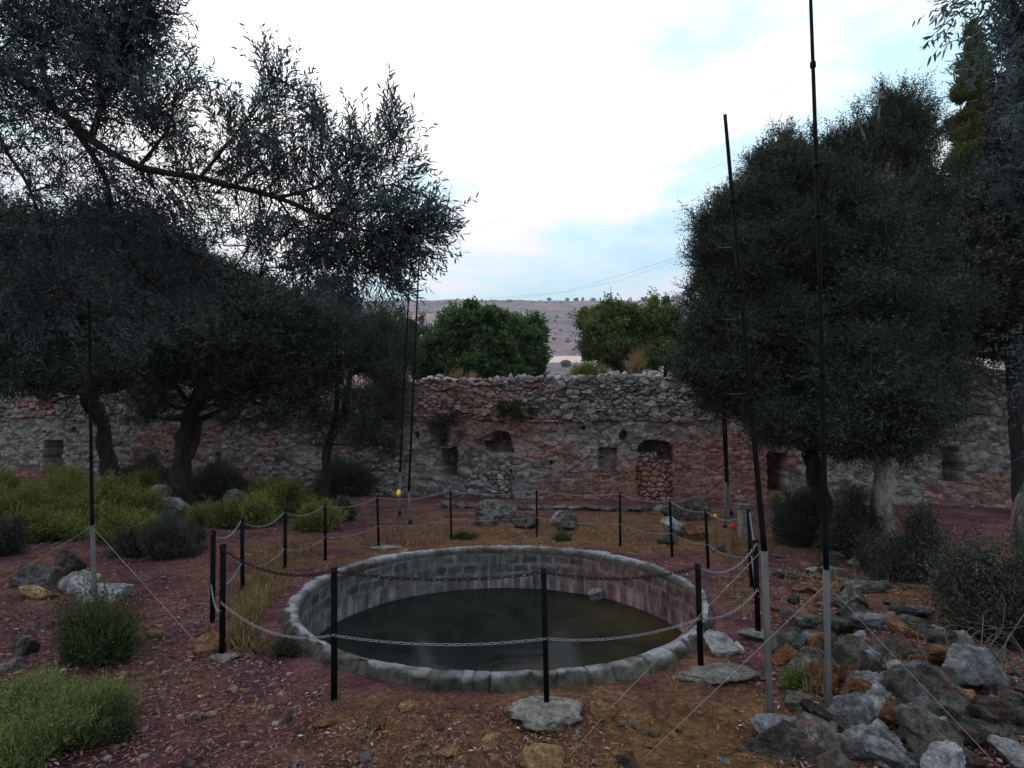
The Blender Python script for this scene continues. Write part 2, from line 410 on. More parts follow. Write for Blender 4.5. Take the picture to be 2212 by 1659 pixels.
    va = N(t, 'ShaderNodeVectorMath', operation='ADD'); t.links.new(uvn.outputs[0], va.inputs[0]); t.links.new(vm.outputs[0], va.inputs[1])
    br = N(t, 'ShaderNodeTexBrick', inputs={'Scale': 1.0, 'Mortar Size': .035, 'Mortar Smooth': 1.0, 'Brick Width': .21, 'Row Height': .13, 'Color1': (.03, .03, .034, 1), 'Color2': (.09, .09, .09, 1), 'Mortar': (.15, .145, .145, 1)})
    t.links.new(va.outputs[0], br.inputs['Vector'])
    mpn = N(t, 'ShaderNodeMapping', inputs={'Scale': (9, 1.5, 1)}); t.links.new(uvn.outputs[0], mpn.inputs[0])
    streak = noise(t, 1.3, 6, .65, vec=mpn.outputs[0]); big = noise(t, 2.6, 6, .7, 'World')
    sep = N(t, 'ShaderNodeSeparateXYZ'); t.links.new(uvn.outputs[0], sep.inputs[0])
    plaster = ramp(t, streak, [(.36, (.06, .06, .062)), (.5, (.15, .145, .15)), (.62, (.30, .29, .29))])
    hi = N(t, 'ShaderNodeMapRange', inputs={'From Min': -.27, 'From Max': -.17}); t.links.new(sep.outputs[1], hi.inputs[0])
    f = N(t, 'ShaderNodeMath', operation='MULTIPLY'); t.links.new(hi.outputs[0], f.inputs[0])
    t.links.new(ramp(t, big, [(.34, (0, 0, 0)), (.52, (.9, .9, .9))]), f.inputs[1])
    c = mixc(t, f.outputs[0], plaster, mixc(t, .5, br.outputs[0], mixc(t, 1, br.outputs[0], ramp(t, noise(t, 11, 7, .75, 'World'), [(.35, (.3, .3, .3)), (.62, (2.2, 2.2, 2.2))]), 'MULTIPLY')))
    c = mixc(t, .8, c, ramp(t, big, [(.3, (.38, .38, .40)), (.7, (.95, .93, .93))]), 'MULTIPLY')
    # the east side is stained red
    gm = N(t, 'ShaderNodeNewGeometry'); sp = N(t, 'ShaderNodeSeparateXYZ'); t.links.new(gm.outputs['Position'], sp.inputs[0])
    ex = N(t, 'ShaderNodeMapRange', inputs={'From Min': .3, 'From Max': 1.2, 'To Max': .75}); t.links.new(sp.outputs[0], ex.inputs[0])
    c = mixc(t, ex.outputs[0], c, mixc(t, 1.0, c, (1.55, .88, .86), 'MULTIPLY'))
    t.links.new(c, b.inputs['Base Color']); bump(t, b, streak, .5, .02)
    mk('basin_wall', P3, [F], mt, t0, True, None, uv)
    # floor
    rr = np.linspace(0, 1.91, 30); X = PC[0] + rr[:, None] * np.sin(a[::10])[None]; Y = PC[1] + rr[:, None] * np.cos(a[::10])[None]
    X, Y = X.ravel(), Y.ravel(); n_ = 150
    i = np.arange(29)[:, None] * n_; j = np.arange(n_)[None]; j2 = (j + 1) % n_
    F = np.stack([i + j, i + j2, i + n_ + j2, i + n_ + j], -1).reshape(-1, 4)[:, ::-1]
    mk('basin_floor', np.c_[X, Y, -1.0 + .05 * fbm(v3(X * 2, Y * 2), 3, 2)], [F], simple('basin_mud', (.03, .03, .025), .9, .1, .4, 4), t0, True)
cistern()
def water():
    a = np.linspace(0, 2 * np.pi, 128, endpoint=False)
    rr = np.linspace(0.02, 1.90, 60); X = (PC[0] + rr[:, None] * np.sin(a)[None]).ravel(); Y = (PC[1] + rr[:, None] * np.cos(a)[None]).ravel()
    n_ = 128; i = np.arange(59)[:, None] * n_; j = np.arange(n_)[None]; j2 = (j + 1) % n_
    F = np.stack([i + j, i + j2, i + n_ + j2, i + n_ + j], -1).reshape(-1, 4)[:, ::-1]
    m, t, b = newmat('stagnant_water', .07, .2); b.inputs['IOR'].default_value = 1.12
    n1 = noise(t, 1.7, 6, .65, 'World', dist=.6)
    gm = N(t, 'ShaderNodeNewGeometry'); sp = N(t, 'ShaderNodeSeparateXYZ'); t.links.new(gm.outputs['Position'], sp.inputs[0])
    ex = N(t, 'ShaderNodeMapRange', inputs={'From Min': .4, 'From Max': 1.7, 'To Max': .9}); t.links.new(sp.outputs[0], ex.inputs[0])
    mm = N(t, 'ShaderNodeMath', operation='MULTIPLY'); t.links.new(ex.outputs[0], mm.inputs[0]); t.links.new(ramp(t, n1, [(.35, (.2,) * 3), (.65, (1,) * 3)]), mm.inputs[1])
    c = mixc(t, mm.outputs[0], ramp(t, n1, [(.35, (.008, .0085, .008)), (.7, (.020, .021, .019))]), (.040, .030, .010))
    t.links.new(c, b.inputs['Base Color'])
    n2 = noise(t, 6, 3, .5, 'World'); bump(t, b, n2, .15, .01)
    o = mk('water', np.c_[X, Y, np.full(len(X), -.40)], [F], m, None, True); tag(o, 'dark still water in the round cistern', 'water', kind='structure')
water()
c_ = at(1288, 1262, 7.05)
rockobj('rock', 3, M_rockpale, (c_[0], c_[1], -.36), (.10, .09, .10), .4, 'pale rock sticking out of the water at the far edge of the cistern', 'rock')

# ------------------------------------------------------------ the long ruined wall
WT = np.array([1, -.17]) / math.hypot(1, .17); WN = np.array([-.17, -1]) / math.hypot(1, .17)
W0 = np.array([0, 15.6])
def onwall(px, py):
    d = ray(px, py); # (d*t - W0).WN = 0
    t = (W0 @ WN) / (d[0] * WN[0] + d[1] * WN[1])
    p = d * t; return float((p[:2] - W0) @ WT), float(CAMZ + p[2])
TOPPX = [(-200, 858), (0, 850), (70, 850), (105, 858), (230, 858), (280, 838), (350, 838), (420, 845), (520, 838), (600, 826), (640, 835), (740, 840), (850, 832), (915, 818), (1060, 819), (1180, 813), (1230, 816), (1300, 810), (1420, 812), (1500, 816), (1620, 825), (1760, 815), (1850, 800), (1960, 792), (2000, 783), (2110, 783), (2150, 800), (2212, 815), (2400, 815)]
TS = np.array([onwall(*p) for p in TOPPX])
def walltop(s): return np.interp(s, TS[:, 0], TS[:, 1])
def cells(s, z, wd, ch, jit=.36, an=1.5, seed=0):
    F1 = np.full(s.shape, 9.); F2 = F1.copy(); ids = np.zeros(s.shape, np.int64); ids2 = ids.copy(); cs = F1 * 0; cz = F1 * 0
    j0 = np.floor(z / ch).astype(np.int64)
    for dj in (-1, 0, 1):
        j = j0 + dj; off = hsh(j, j * 0, j * 0, seed) * wd; i0 = np.floor((s - off) / wd).astype(np.int64)
        for di in (-2, -1, 0, 1, 2):
            i = i0 + di
            ax = (i + .5 + (hsh(i, j, i * 0 + 1, seed) - .5) * 2 * jit) * wd + off
            az = (j + .5 + (hsh(i, j, i * 0 + 2, seed) - .5) * 1.5 * jit) * ch
            d = np.hypot(s - ax, (z - az) * an)
            new = d < F1
            F2 = np.where(new, F1, np.minimum(F2, d)); F1 = np.where(new, d, F1)
            ids = np.where(new, i, ids); ids2 = np.where(new, j, ids2); cs = np.where(new, ax, cs); cz = np.where(new, az, cz)
    return F1, F2, ids, ids2, cs, cz
def wall():
    t0 = thing('ruined_stone_wall', 'long ruined rubble stone wall with niches running behind the cistern', 'wall', (0, 15.6, -.3))
    st = .021; s = np.arange(-19, 15, st); z = np.arange(-.6, 3.75, st * .95)
    ns, nz = len(s), len(z); SS, ZZ = np.meshgrid(s, z); SS, ZZ = SS.ravel(), ZZ.ravel()
    dist = .05 * fbm(np.c_[SS * 2.2, ZZ * 2.2, SS * 0], 3, 61); s_ = SS + dist; z_ = ZZ + .6 * dist[::-1] * 0 + .04 * fbm(np.c_[SS * 1.5, ZZ * 3, SS * 0 + 5], 3, 62)
    F1, F2, i1, j1, c_s, c_z = cells(s_, z_, .185, .085, .44, 1.75, 3)
    H1, H2, i3, j3, c_s3, c_z3 = cells(s_, z_, .28, .125, .44, 1.7, 19)
    big_ = fbm(np.c_[c_s3 * 1.1, c_z3 * 2.2, SS * 0], 2, 63) + .5 * (hsh(i3, j3, i3 * 0 + 9, 3) - .5) > .2
    F1 = np.where(big_, H1, F1); F2 = np.where(big_, H2, F2); i1 = np.where(big_, i3 + 777, i1); j1 = np.where(big_, j3 + 333, j1); c_z = np.where(big_, c_z3, c_z); c_s = np.where(big_, c_s3, c_s)
    gap = F2 - F1
    lvl = onwall(1200, 905)[1]
    fl = lvl + .10 * fbm(np.c_[SS * .5, SS * 0, SS * 0], 3, 9)
    rough = np.where(ZZ > fl, 1.15, .36)
    rel = sstep(gap / .03)
    r1 = hsh(i1, j1, i1 * 0 + 5, 3); r2 = hsh(i1, j1, i1 * 0 + 6, 3)
    tl = np.clip((SS - c_s) * (hsh(i1, j1, i1 * 0 + 11, 3) - .5) * .55 + (ZZ - c_z) * (hsh(i1, j1, i1 * 0 + 12, 3) - .6) * .9, -.06, .06)
    disp = rough * (.06 * rel + .08 * (r1 - .5) + tl) + .016 * fbm(np.c_[SS * 9, ZZ * 9, SS * 0], 4, 70) + .05 * fbm(np.c_[SS * .7, ZZ * .9, SS * 0], 2, 71)
    # openings, read in picture coordinates of the wall plane
    col = np.zeros((len(SS), 3)); 
    g1_ = np.array([.11, .105, .10]); g2_ = np.array([.33, .325, .32]); rd = np.array([.21, .095, .092]); pk = np.array([.33, .19, .175]); oc = np.array([.21, .135, .065])
    tone = r2[:, None]; col = g1_ * (1 - tone) + g2_ * tone
    redn = fbm(np.c_[SS * .35, ZZ * .8, SS * 0], 3, 80) + .25 * (r1 - .5)
    sl_, _ = onwall(870, 950); sr_, _ = onwall(1640, 950); s1_, _ = onwall(1190, 950)
    zone = sstep((SS - s1_ + 1) / 1.5) * sstep((sr_ + .6 - SS) / .8) * sstep((lvl + .45 - ZZ) / .4)
    zoneA = sstep((onwall(150, 950)[0] - SS) / .8) * .8
    zone2 = sstep((SS - onwall(1900, 950)[0]) / .4) * .5
    rr_ = np.clip(sstep((redn - .16) / .25) * .65 + zone * .8 * (.7 + 1.3 * redn) + zoneA * sstep((redn + .15) / .3), 0, .9)[:, None]
    col = col * (1 - rr_) + (rd * (1 - tone) + pk * tone) * rr_
    ocr = (zone * sstep((onwall(1200, 1005)[1] - ZZ) / .35) * sstep((fbm(np.c_[SS * .9, ZZ * 1.5, SS * 0], 3, 85) + .15) / .4) * .75)[:, None]
    col = col * (1 - ocr) + oc * ocr
    col *= np.where(ZZ > fl, .5 + .5 * sstep(gap / .025), .8 + .2 * sstep(gap / .03))[:, None]
    dep = np.zeros(len(SS)); infill = np.zeros(len(SS), bool)
    def rect(px0, py0, px1, py1, d, wob=.03):
        a_ = onwall(px0, py1); b_ = onwall(px1, py0); nw = wob * fbm(np.c_[SS * 5, ZZ * 5, SS * 0], 2, int(px0))
        return (SS > a_[0] + nw) & (SS < b_[0] + nw) & (ZZ > a_[1] + nw) & (ZZ < b_[1] + nw)
    def arch(px0, py0, px1, py1, wob=.04):
        a_ = onwall(px0, py1); b_ = onwall(px1, py0); c = (a_[0] + b_[0]) / 2; hw = (b_[0] - a_[0]) / 2
        nw = wob * fbm(np.c_[SS * 4, ZZ * 4, SS * 0], 2, int(px0))
        zc = b_[1] - hw * .62
        return (np.abs(SS - c) < hw + nw) & (ZZ > a_[1]) & ((ZZ < zc) | (((SS - c) / hw) ** 2 + ((ZZ - zc) / (hw * .62)) ** 2 < 1 + 3 * nw))
    for r_ in ((92, 952, 138, 1030), (952, 968, 988, 1030), (1658, 978, 1695, 1062), (2038, 965, 2075, 1040), (1745, 990, 1780, 1060)):
        dep[rect(*r_, 1)] = .85
    q = rect(1293, 968, 1332, 1022, 1); dep[q] = .32
    a1 = arch(1034, 936, 1104, 1110, .07); dep[a1] = .12; infill |= rect(1050, 1005, 1104, 1110, 1)
    v = arch(1048, 930, 1102, 978, .12) & ~rect(1040, 925, 1062, 952, 1); dep[v] = .95
    a2 = arch(1378, 950, 1454, 1110); dep[a2] = .22; infill |= a2
    v = a2 & (ZZ > onwall(1400, 985 + 0)[1] + .05 * fbm(np.c_[SS * 6, ZZ * 0, SS * 0], 2, 5) + np.where(SS > onwall(1420, 980)[0], -.12, .1)); dep[v] = .75
    hx, hz = onwall(592, 905); v = ((SS - hx) / .52) ** 2 + ((ZZ - hz + .0 * SS) / (.16)) ** 2 < 1 + .8 * fbm(np.c_[SS * 4, ZZ * 6, SS * 0], 2, 55); dep[v] = .6
    for (px, py, r_) in ((900, 940, .08), (1346, 941, .10), (845, 962, .07), (1190, 1000, .05), (470, 985, .09), (160, 930, .08), (1260, 925, .05), (600, 960, .05)):
        hx, hz = onwall(px, py); dep[np.hypot(SS - hx, (ZZ - hz) * .8) < r_] = .35
    # rubble filling the arches: bigger, rounder stones
    G1, G2, k1, k2, _, _ = cells(SS[infill], ZZ[infill], .20, .13, .45, 1.2, 11)
    disp[infill] = .09 * sstep((G2 - G1) / .04) + .07 * (hsh(k1, k2, k1 * 0, 4) - .5)
    col[infill] *= ((.55 + .45 * sstep((G2 - G1) / .03)) * (.75 + .7 * hsh(k1, k2, k1 * 0 + 3, 4)))[:, None]
    disp = disp - dep
    X = W0[0] + SS * WT[0] + disp * WN[0]; Y = W0[1] + SS * WT[1] + disp * WN[1]
    keep = (c_z < walltop(c_s) - .02) 
    K = keep.reshape(nz, ns); idx = np.arange(nz * ns).reshape(nz, ns)
    kf = K[:-1, :-1] & K[1:, :-1] & K[:-1, 1:] & K[1:, 1:]
    F = np.stack([idx[:-1, :-1], idx[:-1, 1:], idx[1:, 1:], idx[1:, :-1]], -1)[kf]
    used = np.unique(F); remap = np.full(nz * ns, -1); remap[used] = np.arange(len(used)); F = remap[F]
    mt, t, b = newmat('wall_stone', .95, .06)
    at_ = N(t, 'ShaderNodeVertexColor', layer_name='Col'); n1 = noise(t, 9, 8, .72, 'World'); n2 = noise(t, 30, 5, .7, 'World')
    cc = mixc(t, 1, at_.outputs[0], ramp(t, n1, [(.3, (.32, .31, .32)), (.62, (.98, .94, .92))]), 'MULTIPLY')
    cc = mixc(t, .6, cc, ramp(t, n2, [(.35, (.55, .55, .55)), (.62, (1.4, 1.4, 1.4))]), 'MULTIPLY')
    t.links.new(cc, b.inputs['Base Color']); bump(t, b, n1, .7, .03)
    mk('stone_face', np.c_[X, Y, ZZ][used], [F], mt, t0, False, col[used])
    # core behind the face, with cavities left where the openings are deep
    mb = MB(); ss = np.arange(-19, 15, .16)
    for k in range(len(ss) - 1):
        sc = ss[k] + .08; tp = float(walltop(sc)) - .14 + .05 * math.sin(k * 1.9)
        q = []
        for (sv, dv, zv) in ((0, -1.0, -.6), (.16, -1.0, -.6), (.16, -1.25, -.6), (0, -1.25, -.6)):
            p = W0 + (ss[k] + sv) * WT + dv * WN; q.append((p[0], p[1]))
        V = [(x, y, -.6) for x, y in q] + [(x, y, tp) for x, y in q]
        F = [(0, 1, 2, 3)[::-1], (4, 5, 6, 7), (0, 1, 5, 4), (1, 2, 6, 5), (2, 3, 7, 6), (3, 0, 4, 7)]
        mb.add(V, F, col=(.16, .15, .14))
        q = []
        for (sv, dv) in ((0, -.10), (.16, -.10), (.16, -1.0), (0, -1.0)):
            p = W0 + (ss[k] + sv) * WT + dv * WN; q.append((p[0], p[1]))
        V = [(x, y, tp - .35) for x, y in q] + [(x, y, tp + .002) for x, y in q]
        mb.add(V, F, col=(.16, .15, .14))
    mb.build('rubble_core', mt, t0)
    # loose stones lying along the broken top
    mb = MB(); r = np.random.default_rng(3); sq = -18.8
    while sq < 14.8:
        for dv in (-.14, -.45, -.8, -1.08):
            w_ = r.uniform(.09, .19); h_ = r.uniform(.05, .115) * (1.0 if r.random() < .8 else 1.5)
            V, F = rockgeo(int(r.integers(1e6)), 3, 12, .05)
            p = W0 + (sq + r.uniform(-.05, .05)) * WT + (dv + r.uniform(-.04, .04)) * WN
            ang = r.uniform(0, 3); V = V * (w_, w_ * .9, h_); V = np.c_[V[:, 0] * math.cos(ang) - V[:, 1] * math.sin(ang), V[:, 0] * math.sin(ang) + V[:, 1] * math.cos(ang), V[:, 2]]
            tn = r.random(); c = np.array([.2, .195, .2]) * (1 - tn) + np.array([.42, .42, .44]) * tn
            if r.random() < .15: c = c * (1.0, .6, .55)
            mb.add(V + (p[0], p[1], float(walltop(sq)) - .07 + h_ * .55), F, col=c)
        sq += r.uniform(.17, .30)
    mb.build('loose_top_stones', mt, t0)
wall()

# ------------------------------------------------------------ foliage
def unit(v): return v / (np.linalg.norm(v, axis=-1, keepdims=True) + 1e-9)
def leaves_on(P, D, L, nper, ll, lw, r, fine=False, spread=.9, ovate=False):
    """shoots start at P, run along D for length L; nper leaves of length ll, width lw on each"""
    n = len(P); k = nper
    t = (np.arange(k) + .5) / k
    base = P[:, None] + D[:, None] * (L[:, None] * t[None])[..., None]
    rnd = r.normal(size=(n, k, 3)); side = unit(rnd - (rnd * D[:, None]).sum(-1, keepdims=True) * D[:, None])
    d = unit(D[:, None] * (1 - .35 * spread) + side * spread)
    nr = unit(np.cross(d, r.normal(size=(n, k, 3)))); 
    le = ll * r.uniform(.65, 1.25, (n, k, 1)); wi = lw * r.uniform(.75, 1.2, (n, k, 1))
    base = base.reshape(-1, 3); d = d.reshape(-1, 3); nr = nr.reshape(-1, 3); le = le.reshape(-1, 1); wi = wi.reshape(-1, 1)
    sd_ = np.cross(d, nr)
    m = len(base)
    if fine:
        a = base; b1 = base + d * le * .3 + nr * wi * .5; b2 = base + d * le * .68 + nr * wi * .42; tip = base + d * le + sd_ * le * .08
        c1 = base + d * le * .3 - nr * wi * .5; c2 = base + d * le * .68 - nr * wi * .42
        V = np.stack([a, b1, b2, tip, c2, c1], 1).reshape(-1, 3); i = np.arange(m)[:, None] * 6
        return V, np.concatenate([i + np.array([[0, 1, 2, 3]]), i + np.array([[0, 3, 4, 5]])])
    mid = .5 if ovate else .42
    V = np.stack([base, base + d * le * mid + nr * wi * .5 + sd_ * wi * .15, base + d * le, base + d * le * mid - nr * wi * .5 + sd_ * wi * .15], 1).reshape(-1, 3)
    return V, np.arange(m * 4).reshape(-1, 4)
def subclusters(blobs, per, r, rel=.32, shell=.55):
    """blobs: (x,y,z,rx,ry,rz,weight) -> list of small clusters spread through them"""
    C = []
    for b in blobs:
        n = max(1, int(per * b[6])); u = unit(r.normal(size=(n, 3))); rad = r.random((n, 1)) ** shell * .9
        c = np.array(b[:3]) + u * rad * np.array(b[3:6])
        sr = rel * (b[3] * b[4] * b[5]) ** (1 / 3) * r.uniform(.6, 1.35, (n, 1))
        C.append(np.c_[c, sr, u * rad])
    return np.concatenate(C)
def crown_geo(SC, nsh, r, L=.22, nper=9, ll=.06, lw=.018, up=.35, outw=.6, droop=0, fine=False, spread=.9, ovate=False, flatten=.8):
    n = len(SC); w = SC[:, 3] ** 2; cnt = np.maximum(3, (nsh * w / w.sum()).astype(int)); idx = np.repeat(np.arange(n), cnt)
    u = unit(r.normal(size=(len(idx), 3))); rad = r.random((len(idx), 1)) ** .6
    P = SC[idx, :3] + u * rad * SC[idx, 3:4] * (1, 1, flatten)
    D = unit(u * .6 + unit(SC[idx, 4:7] + 1e-6) * outw + np.array([0, 0, up - droop]) + r.normal(size=P.shape) * .35)
    Ls = L * r.uniform(.5, 1.3, len(P))
    return leaves_on(P - D * Ls[:, None] * .4, D, Ls, nper, ll, lw, r, fine, spread, ovate), (P, D, Ls)
def twigs_to(mb, SC, hubs, r, rad=.012, n=4):
    for c in SC:
        h = hubs[np.argmin(((hubs - c[:3]) ** 2).sum(1))]
        mid = (h + c[:3]) / 2 + r.normal(size=3) * .12 * np.linalg.norm(c[:3] - h) + (0, 0, -.03)
        P = spline([h, mid, c[:3]], 3); tube(mb, P, np.linspace(rad, rad * .35, len(P)), n, cap=False)
def tree(name, label, cat, trunks, blobs, leaf, bark=M_bark, per=26, nsh=9000, seed=1, group=None, base=None, hubs=None, twigs=True, limb=.06, crown_kw={}, rel=.32, shell=.55, swell=1.0, dens=1.7, **kw):
    nsh = int(nsh * dens)
    """trunks: polylines of (px,py,Y,radius); blobs: (px,py,rpx,rpy,Y,weight[,depth radius])"""
    r = np.random.default_rng(seed)
    TP = [[(*at(p[0], p[1], p[2]), p[3]) for p in tr] for tr in trunks]
    for q, tr in enumerate(TP):      # every free-standing trunk is carried down to the soil
        x0, y0, z0, r0 = tr[0]; gg = g1(x0, y0)
        if z0 > gg + .05 and (q == 0 or min(math.dist(tr[0][:3], p[:3]) for p in TP[0]) > 1.0): tr.insert(0, (x0, y0, gg - .1, r0 * 1.2))
    B = []
    for b in blobs:
        c = at(b[0], b[1], b[4]); k = b[4] / FPX * swell; rx, rz = b[2] * k, b[3] * k
        B.append((*c, rx, b[6] if len(b) > 6 else min(rx, 1.6), rz, b[5]))
    base = base or (TP[0][0][0], TP[0][0][1], g1(TP[0][0][0], TP[0][0][1]))
    t0 = thing(name, label, cat, base, group)
    mb = MB(); pts = []
    for q, tr in enumerate(TP):
        tr = np.array(tr); Pp = spline(tr[:, :3], 8); Rr = np.interp(np.linspace(0, 1, len(Pp)), np.linspace(0, 1, len(tr)), tr[:, 3]) * .86
        mb = MB(); tube(mb, Pp, Rr, 16, .32, seed=seed + q); pts.append(Pp[len(Pp) // 3:])
        mb.build('trunk', bark, t0, True)
    pts = np.concatenate(pts); mb = MB(); hubs = []
    for b in B:
        mb = MB(); c = np.array(b[:3]); h = pts[np.argmin(((pts - c) ** 2).sum(1) + 2 * (pts[:, 2] > c[2]))]
        mid = h * .5 + c * .5 + r.normal(size=3) * .12 + (0, 0, .1); Pp = spline([h, mid, c], 5)
        tube(mb, Pp, np.linspace(limb, limb * .3, len(Pp)), 7, .2, cap=False); hubs += list(Pp[3:]); mb.build('limb', bark, t0, True)
    SC = subclusters(B, per, r, rel, shell)
    if twigs: mb = MB(); twigs_to(mb, SC, np.array(hubs), r); mb.build('twigs', M_twig, t0, True)
    kw2 = dict(crown_kw); L0 = kw2.pop('L', .22); n0 = kw2.pop('nper', 9)
    (V, F), _ = crown_geo(SC, int(nsh * .72), r, L=L0, nper=n0, **kw2)
    SC2 = subclusters(B, max(8, per // 3), r, .42, .25); (V2, F2), _ = crown_geo(SC2, int(nsh * .24), r, L=L0 * 2.2, nper=int(n0 * 1.5), **kw2)
    F = np.concatenate([F, F2 + len(V)]); V = np.concatenate([V, V2])
    mk('crown', V, [F], leaf, t0)
    return t0, SC
OL = dict(L=.24, nper=10, ll=.065, lw=.020, up=.45, outw=.7)

# --- left: olives standing between the wall and the basin
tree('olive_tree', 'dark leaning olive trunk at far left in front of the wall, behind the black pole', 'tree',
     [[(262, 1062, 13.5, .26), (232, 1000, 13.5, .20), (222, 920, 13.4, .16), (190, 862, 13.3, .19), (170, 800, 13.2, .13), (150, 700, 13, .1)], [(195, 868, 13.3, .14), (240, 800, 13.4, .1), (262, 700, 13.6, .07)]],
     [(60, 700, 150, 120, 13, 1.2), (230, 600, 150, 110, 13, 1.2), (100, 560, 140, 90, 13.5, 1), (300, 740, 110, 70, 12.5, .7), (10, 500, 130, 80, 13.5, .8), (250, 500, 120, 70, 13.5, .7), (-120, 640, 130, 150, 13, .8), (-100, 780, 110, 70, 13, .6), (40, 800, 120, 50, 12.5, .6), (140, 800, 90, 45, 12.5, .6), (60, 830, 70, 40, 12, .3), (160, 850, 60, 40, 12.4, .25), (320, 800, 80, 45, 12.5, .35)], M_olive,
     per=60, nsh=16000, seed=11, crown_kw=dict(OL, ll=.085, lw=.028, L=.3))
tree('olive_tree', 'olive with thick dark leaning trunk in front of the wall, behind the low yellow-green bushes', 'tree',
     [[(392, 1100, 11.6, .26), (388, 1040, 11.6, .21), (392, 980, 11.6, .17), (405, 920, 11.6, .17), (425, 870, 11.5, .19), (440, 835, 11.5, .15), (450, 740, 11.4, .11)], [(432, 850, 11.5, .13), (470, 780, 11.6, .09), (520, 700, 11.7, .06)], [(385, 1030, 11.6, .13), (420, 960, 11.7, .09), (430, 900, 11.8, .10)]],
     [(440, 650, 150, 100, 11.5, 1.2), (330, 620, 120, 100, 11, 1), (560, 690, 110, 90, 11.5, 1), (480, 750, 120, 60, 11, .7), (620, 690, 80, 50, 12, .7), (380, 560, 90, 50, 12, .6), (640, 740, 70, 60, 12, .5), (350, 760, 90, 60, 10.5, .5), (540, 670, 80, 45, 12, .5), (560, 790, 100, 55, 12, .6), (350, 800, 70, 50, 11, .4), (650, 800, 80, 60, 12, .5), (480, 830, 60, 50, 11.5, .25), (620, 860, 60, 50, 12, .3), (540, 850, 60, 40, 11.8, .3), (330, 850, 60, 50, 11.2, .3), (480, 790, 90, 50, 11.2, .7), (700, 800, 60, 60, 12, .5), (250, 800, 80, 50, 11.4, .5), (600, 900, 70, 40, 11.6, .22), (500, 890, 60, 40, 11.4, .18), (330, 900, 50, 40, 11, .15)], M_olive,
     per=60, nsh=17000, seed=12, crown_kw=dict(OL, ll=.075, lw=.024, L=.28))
tree('olive_tree', 'small twisted forked olive near the middle of the wall, left of two thin poles', 'tree',
     [[(700, 1075, 12.6, .16), (704, 1000, 12.6, .11), (712, 955, 12.6, .10), (735, 915, 12.6, .11), (748, 870, 12.6, .09), (760, 790, 12.7, .05)], [(708, 960, 12.6, .08), (722, 910, 12.5, .07), (728, 860, 12.5, .07), (720, 800, 12.5, .05)]],
     [(770, 740, 80, 70, 12.6, 1), (840, 800, 60, 90, 12.6, .9), (720, 760, 60, 60, 12.6, .7), (800, 860, 80, 60, 12.4, .7), (870, 740, 35, 40, 12.8, .4), (860, 900, 50, 50, 12.4, .35), (700, 690, 60, 45, 12.8, .6), (780, 930, 60, 60, 12.3, .5), (840, 960, 50, 50, 12.2, .3), (690, 920, 50, 50, 12.4, .3), (850, 860, 50, 60, 12.4, .6), (680, 850, 50, 60, 12.6, .3), (830, 700, 50, 60, 12.8, .5)], M_olive,
     per=50, nsh=7000, seed=13, limb=.03, crown_kw=dict(OL, up=.9, ll=.06, lw=.014, L=.3))
# trees behind the wall on the left
tree('pine_tree', 'bluish green tree behind the wall, rising left of the twin poles below the hill', 'tree',
     [[(735, 900, 19, .2), (725, 720, 19, .12)]],
     [(720, 690, 50, 60, 19, 1), (690, 650, 45, 50, 19, .8), (760, 740, 55, 60, 19, 1), (665, 720, 60, 70, 19.5, .9), (800, 770, 60, 50, 19, .8), (630, 660, 40, 50, 19.5, .6), (705, 625, 30, 35, 19, .4)],
     leafmat('blue_green_leaf', (.022, .055, .05), (.04, .085, .075), (.07, .12, .10)), per=36, nsh=8000, seed=14, limb=.04, crown_kw=dict(OL, ll=.09, lw=.03))
for i, (px, py, Y) in enumerate(((60, 620, 22), (300, 650, 23), (560, 725, 24))):
    tree('evergreen_tree', ['dark evergreen behind the wall at the far left edge', 'dark evergreen behind the wall above the leaning olive trunks', 'dark evergreen behind the wall left of the bluish tree'][i], 'tree',
         [[(px, 920, Y, .25), (px + 10, 700, Y, .15)]],
         [(px - 90, py + 60, 130, 110, Y, 1), (px + 70, py + 20, 120, 110, Y, 1), (px, py + 130, 170, 90, Y, 1), (px - 80, py + 200, 120, 60, Y, .8), (px + 80, py + 200, 120, 60, Y, .8), (px + 20, py - 60, 90, 60, Y + 1, .6), (px - 60, py + 20, 100, 90, Y - 1, .8)],
         M_dry, per=50, nsh=9500, seed=20 + i, group='evergreens behind the left of the wall', limb=.06, twigs=False, crown_kw=dict(OL, ll=.14, lw=.06, L=.4))
# trees behind the wall in the middle
tree('mastic_tree', 'rounded bright green tree behind the wall in the middle, in front of the hill', 'tree',
     [[(1060, 900, 22, .2), (1055, 790, 22, .15)], [(1145, 880, 22, .09), (1150, 800, 22, .06)], [(1000, 880, 22, .1), (990, 790, 22, .07)]],
     [(1010, 700, 58, 42, 22, 1), (1080, 730, 62, 55, 22, 1), (1140, 745, 45, 60, 22, .9), (955, 745, 62, 42, 22, .8), (1010, 775, 80, 42, 22, .9), (1100, 800, 75, 30, 22, .8), (1050, 690, 40, 25, 22, .5), (915, 735, 25, 25, 22.5, .3), (925, 790, 45, 30, 22, .5), (1160, 790, 22, 30, 22, .3)],
     M_mastic, per=46, nsh=12000, seed=31, limb=.04, crown_kw=dict(L=.2, nper=9, ll=.12, lw=.075, up=.4, outw=.7, ovate=True), rel=.25, shell=.28)
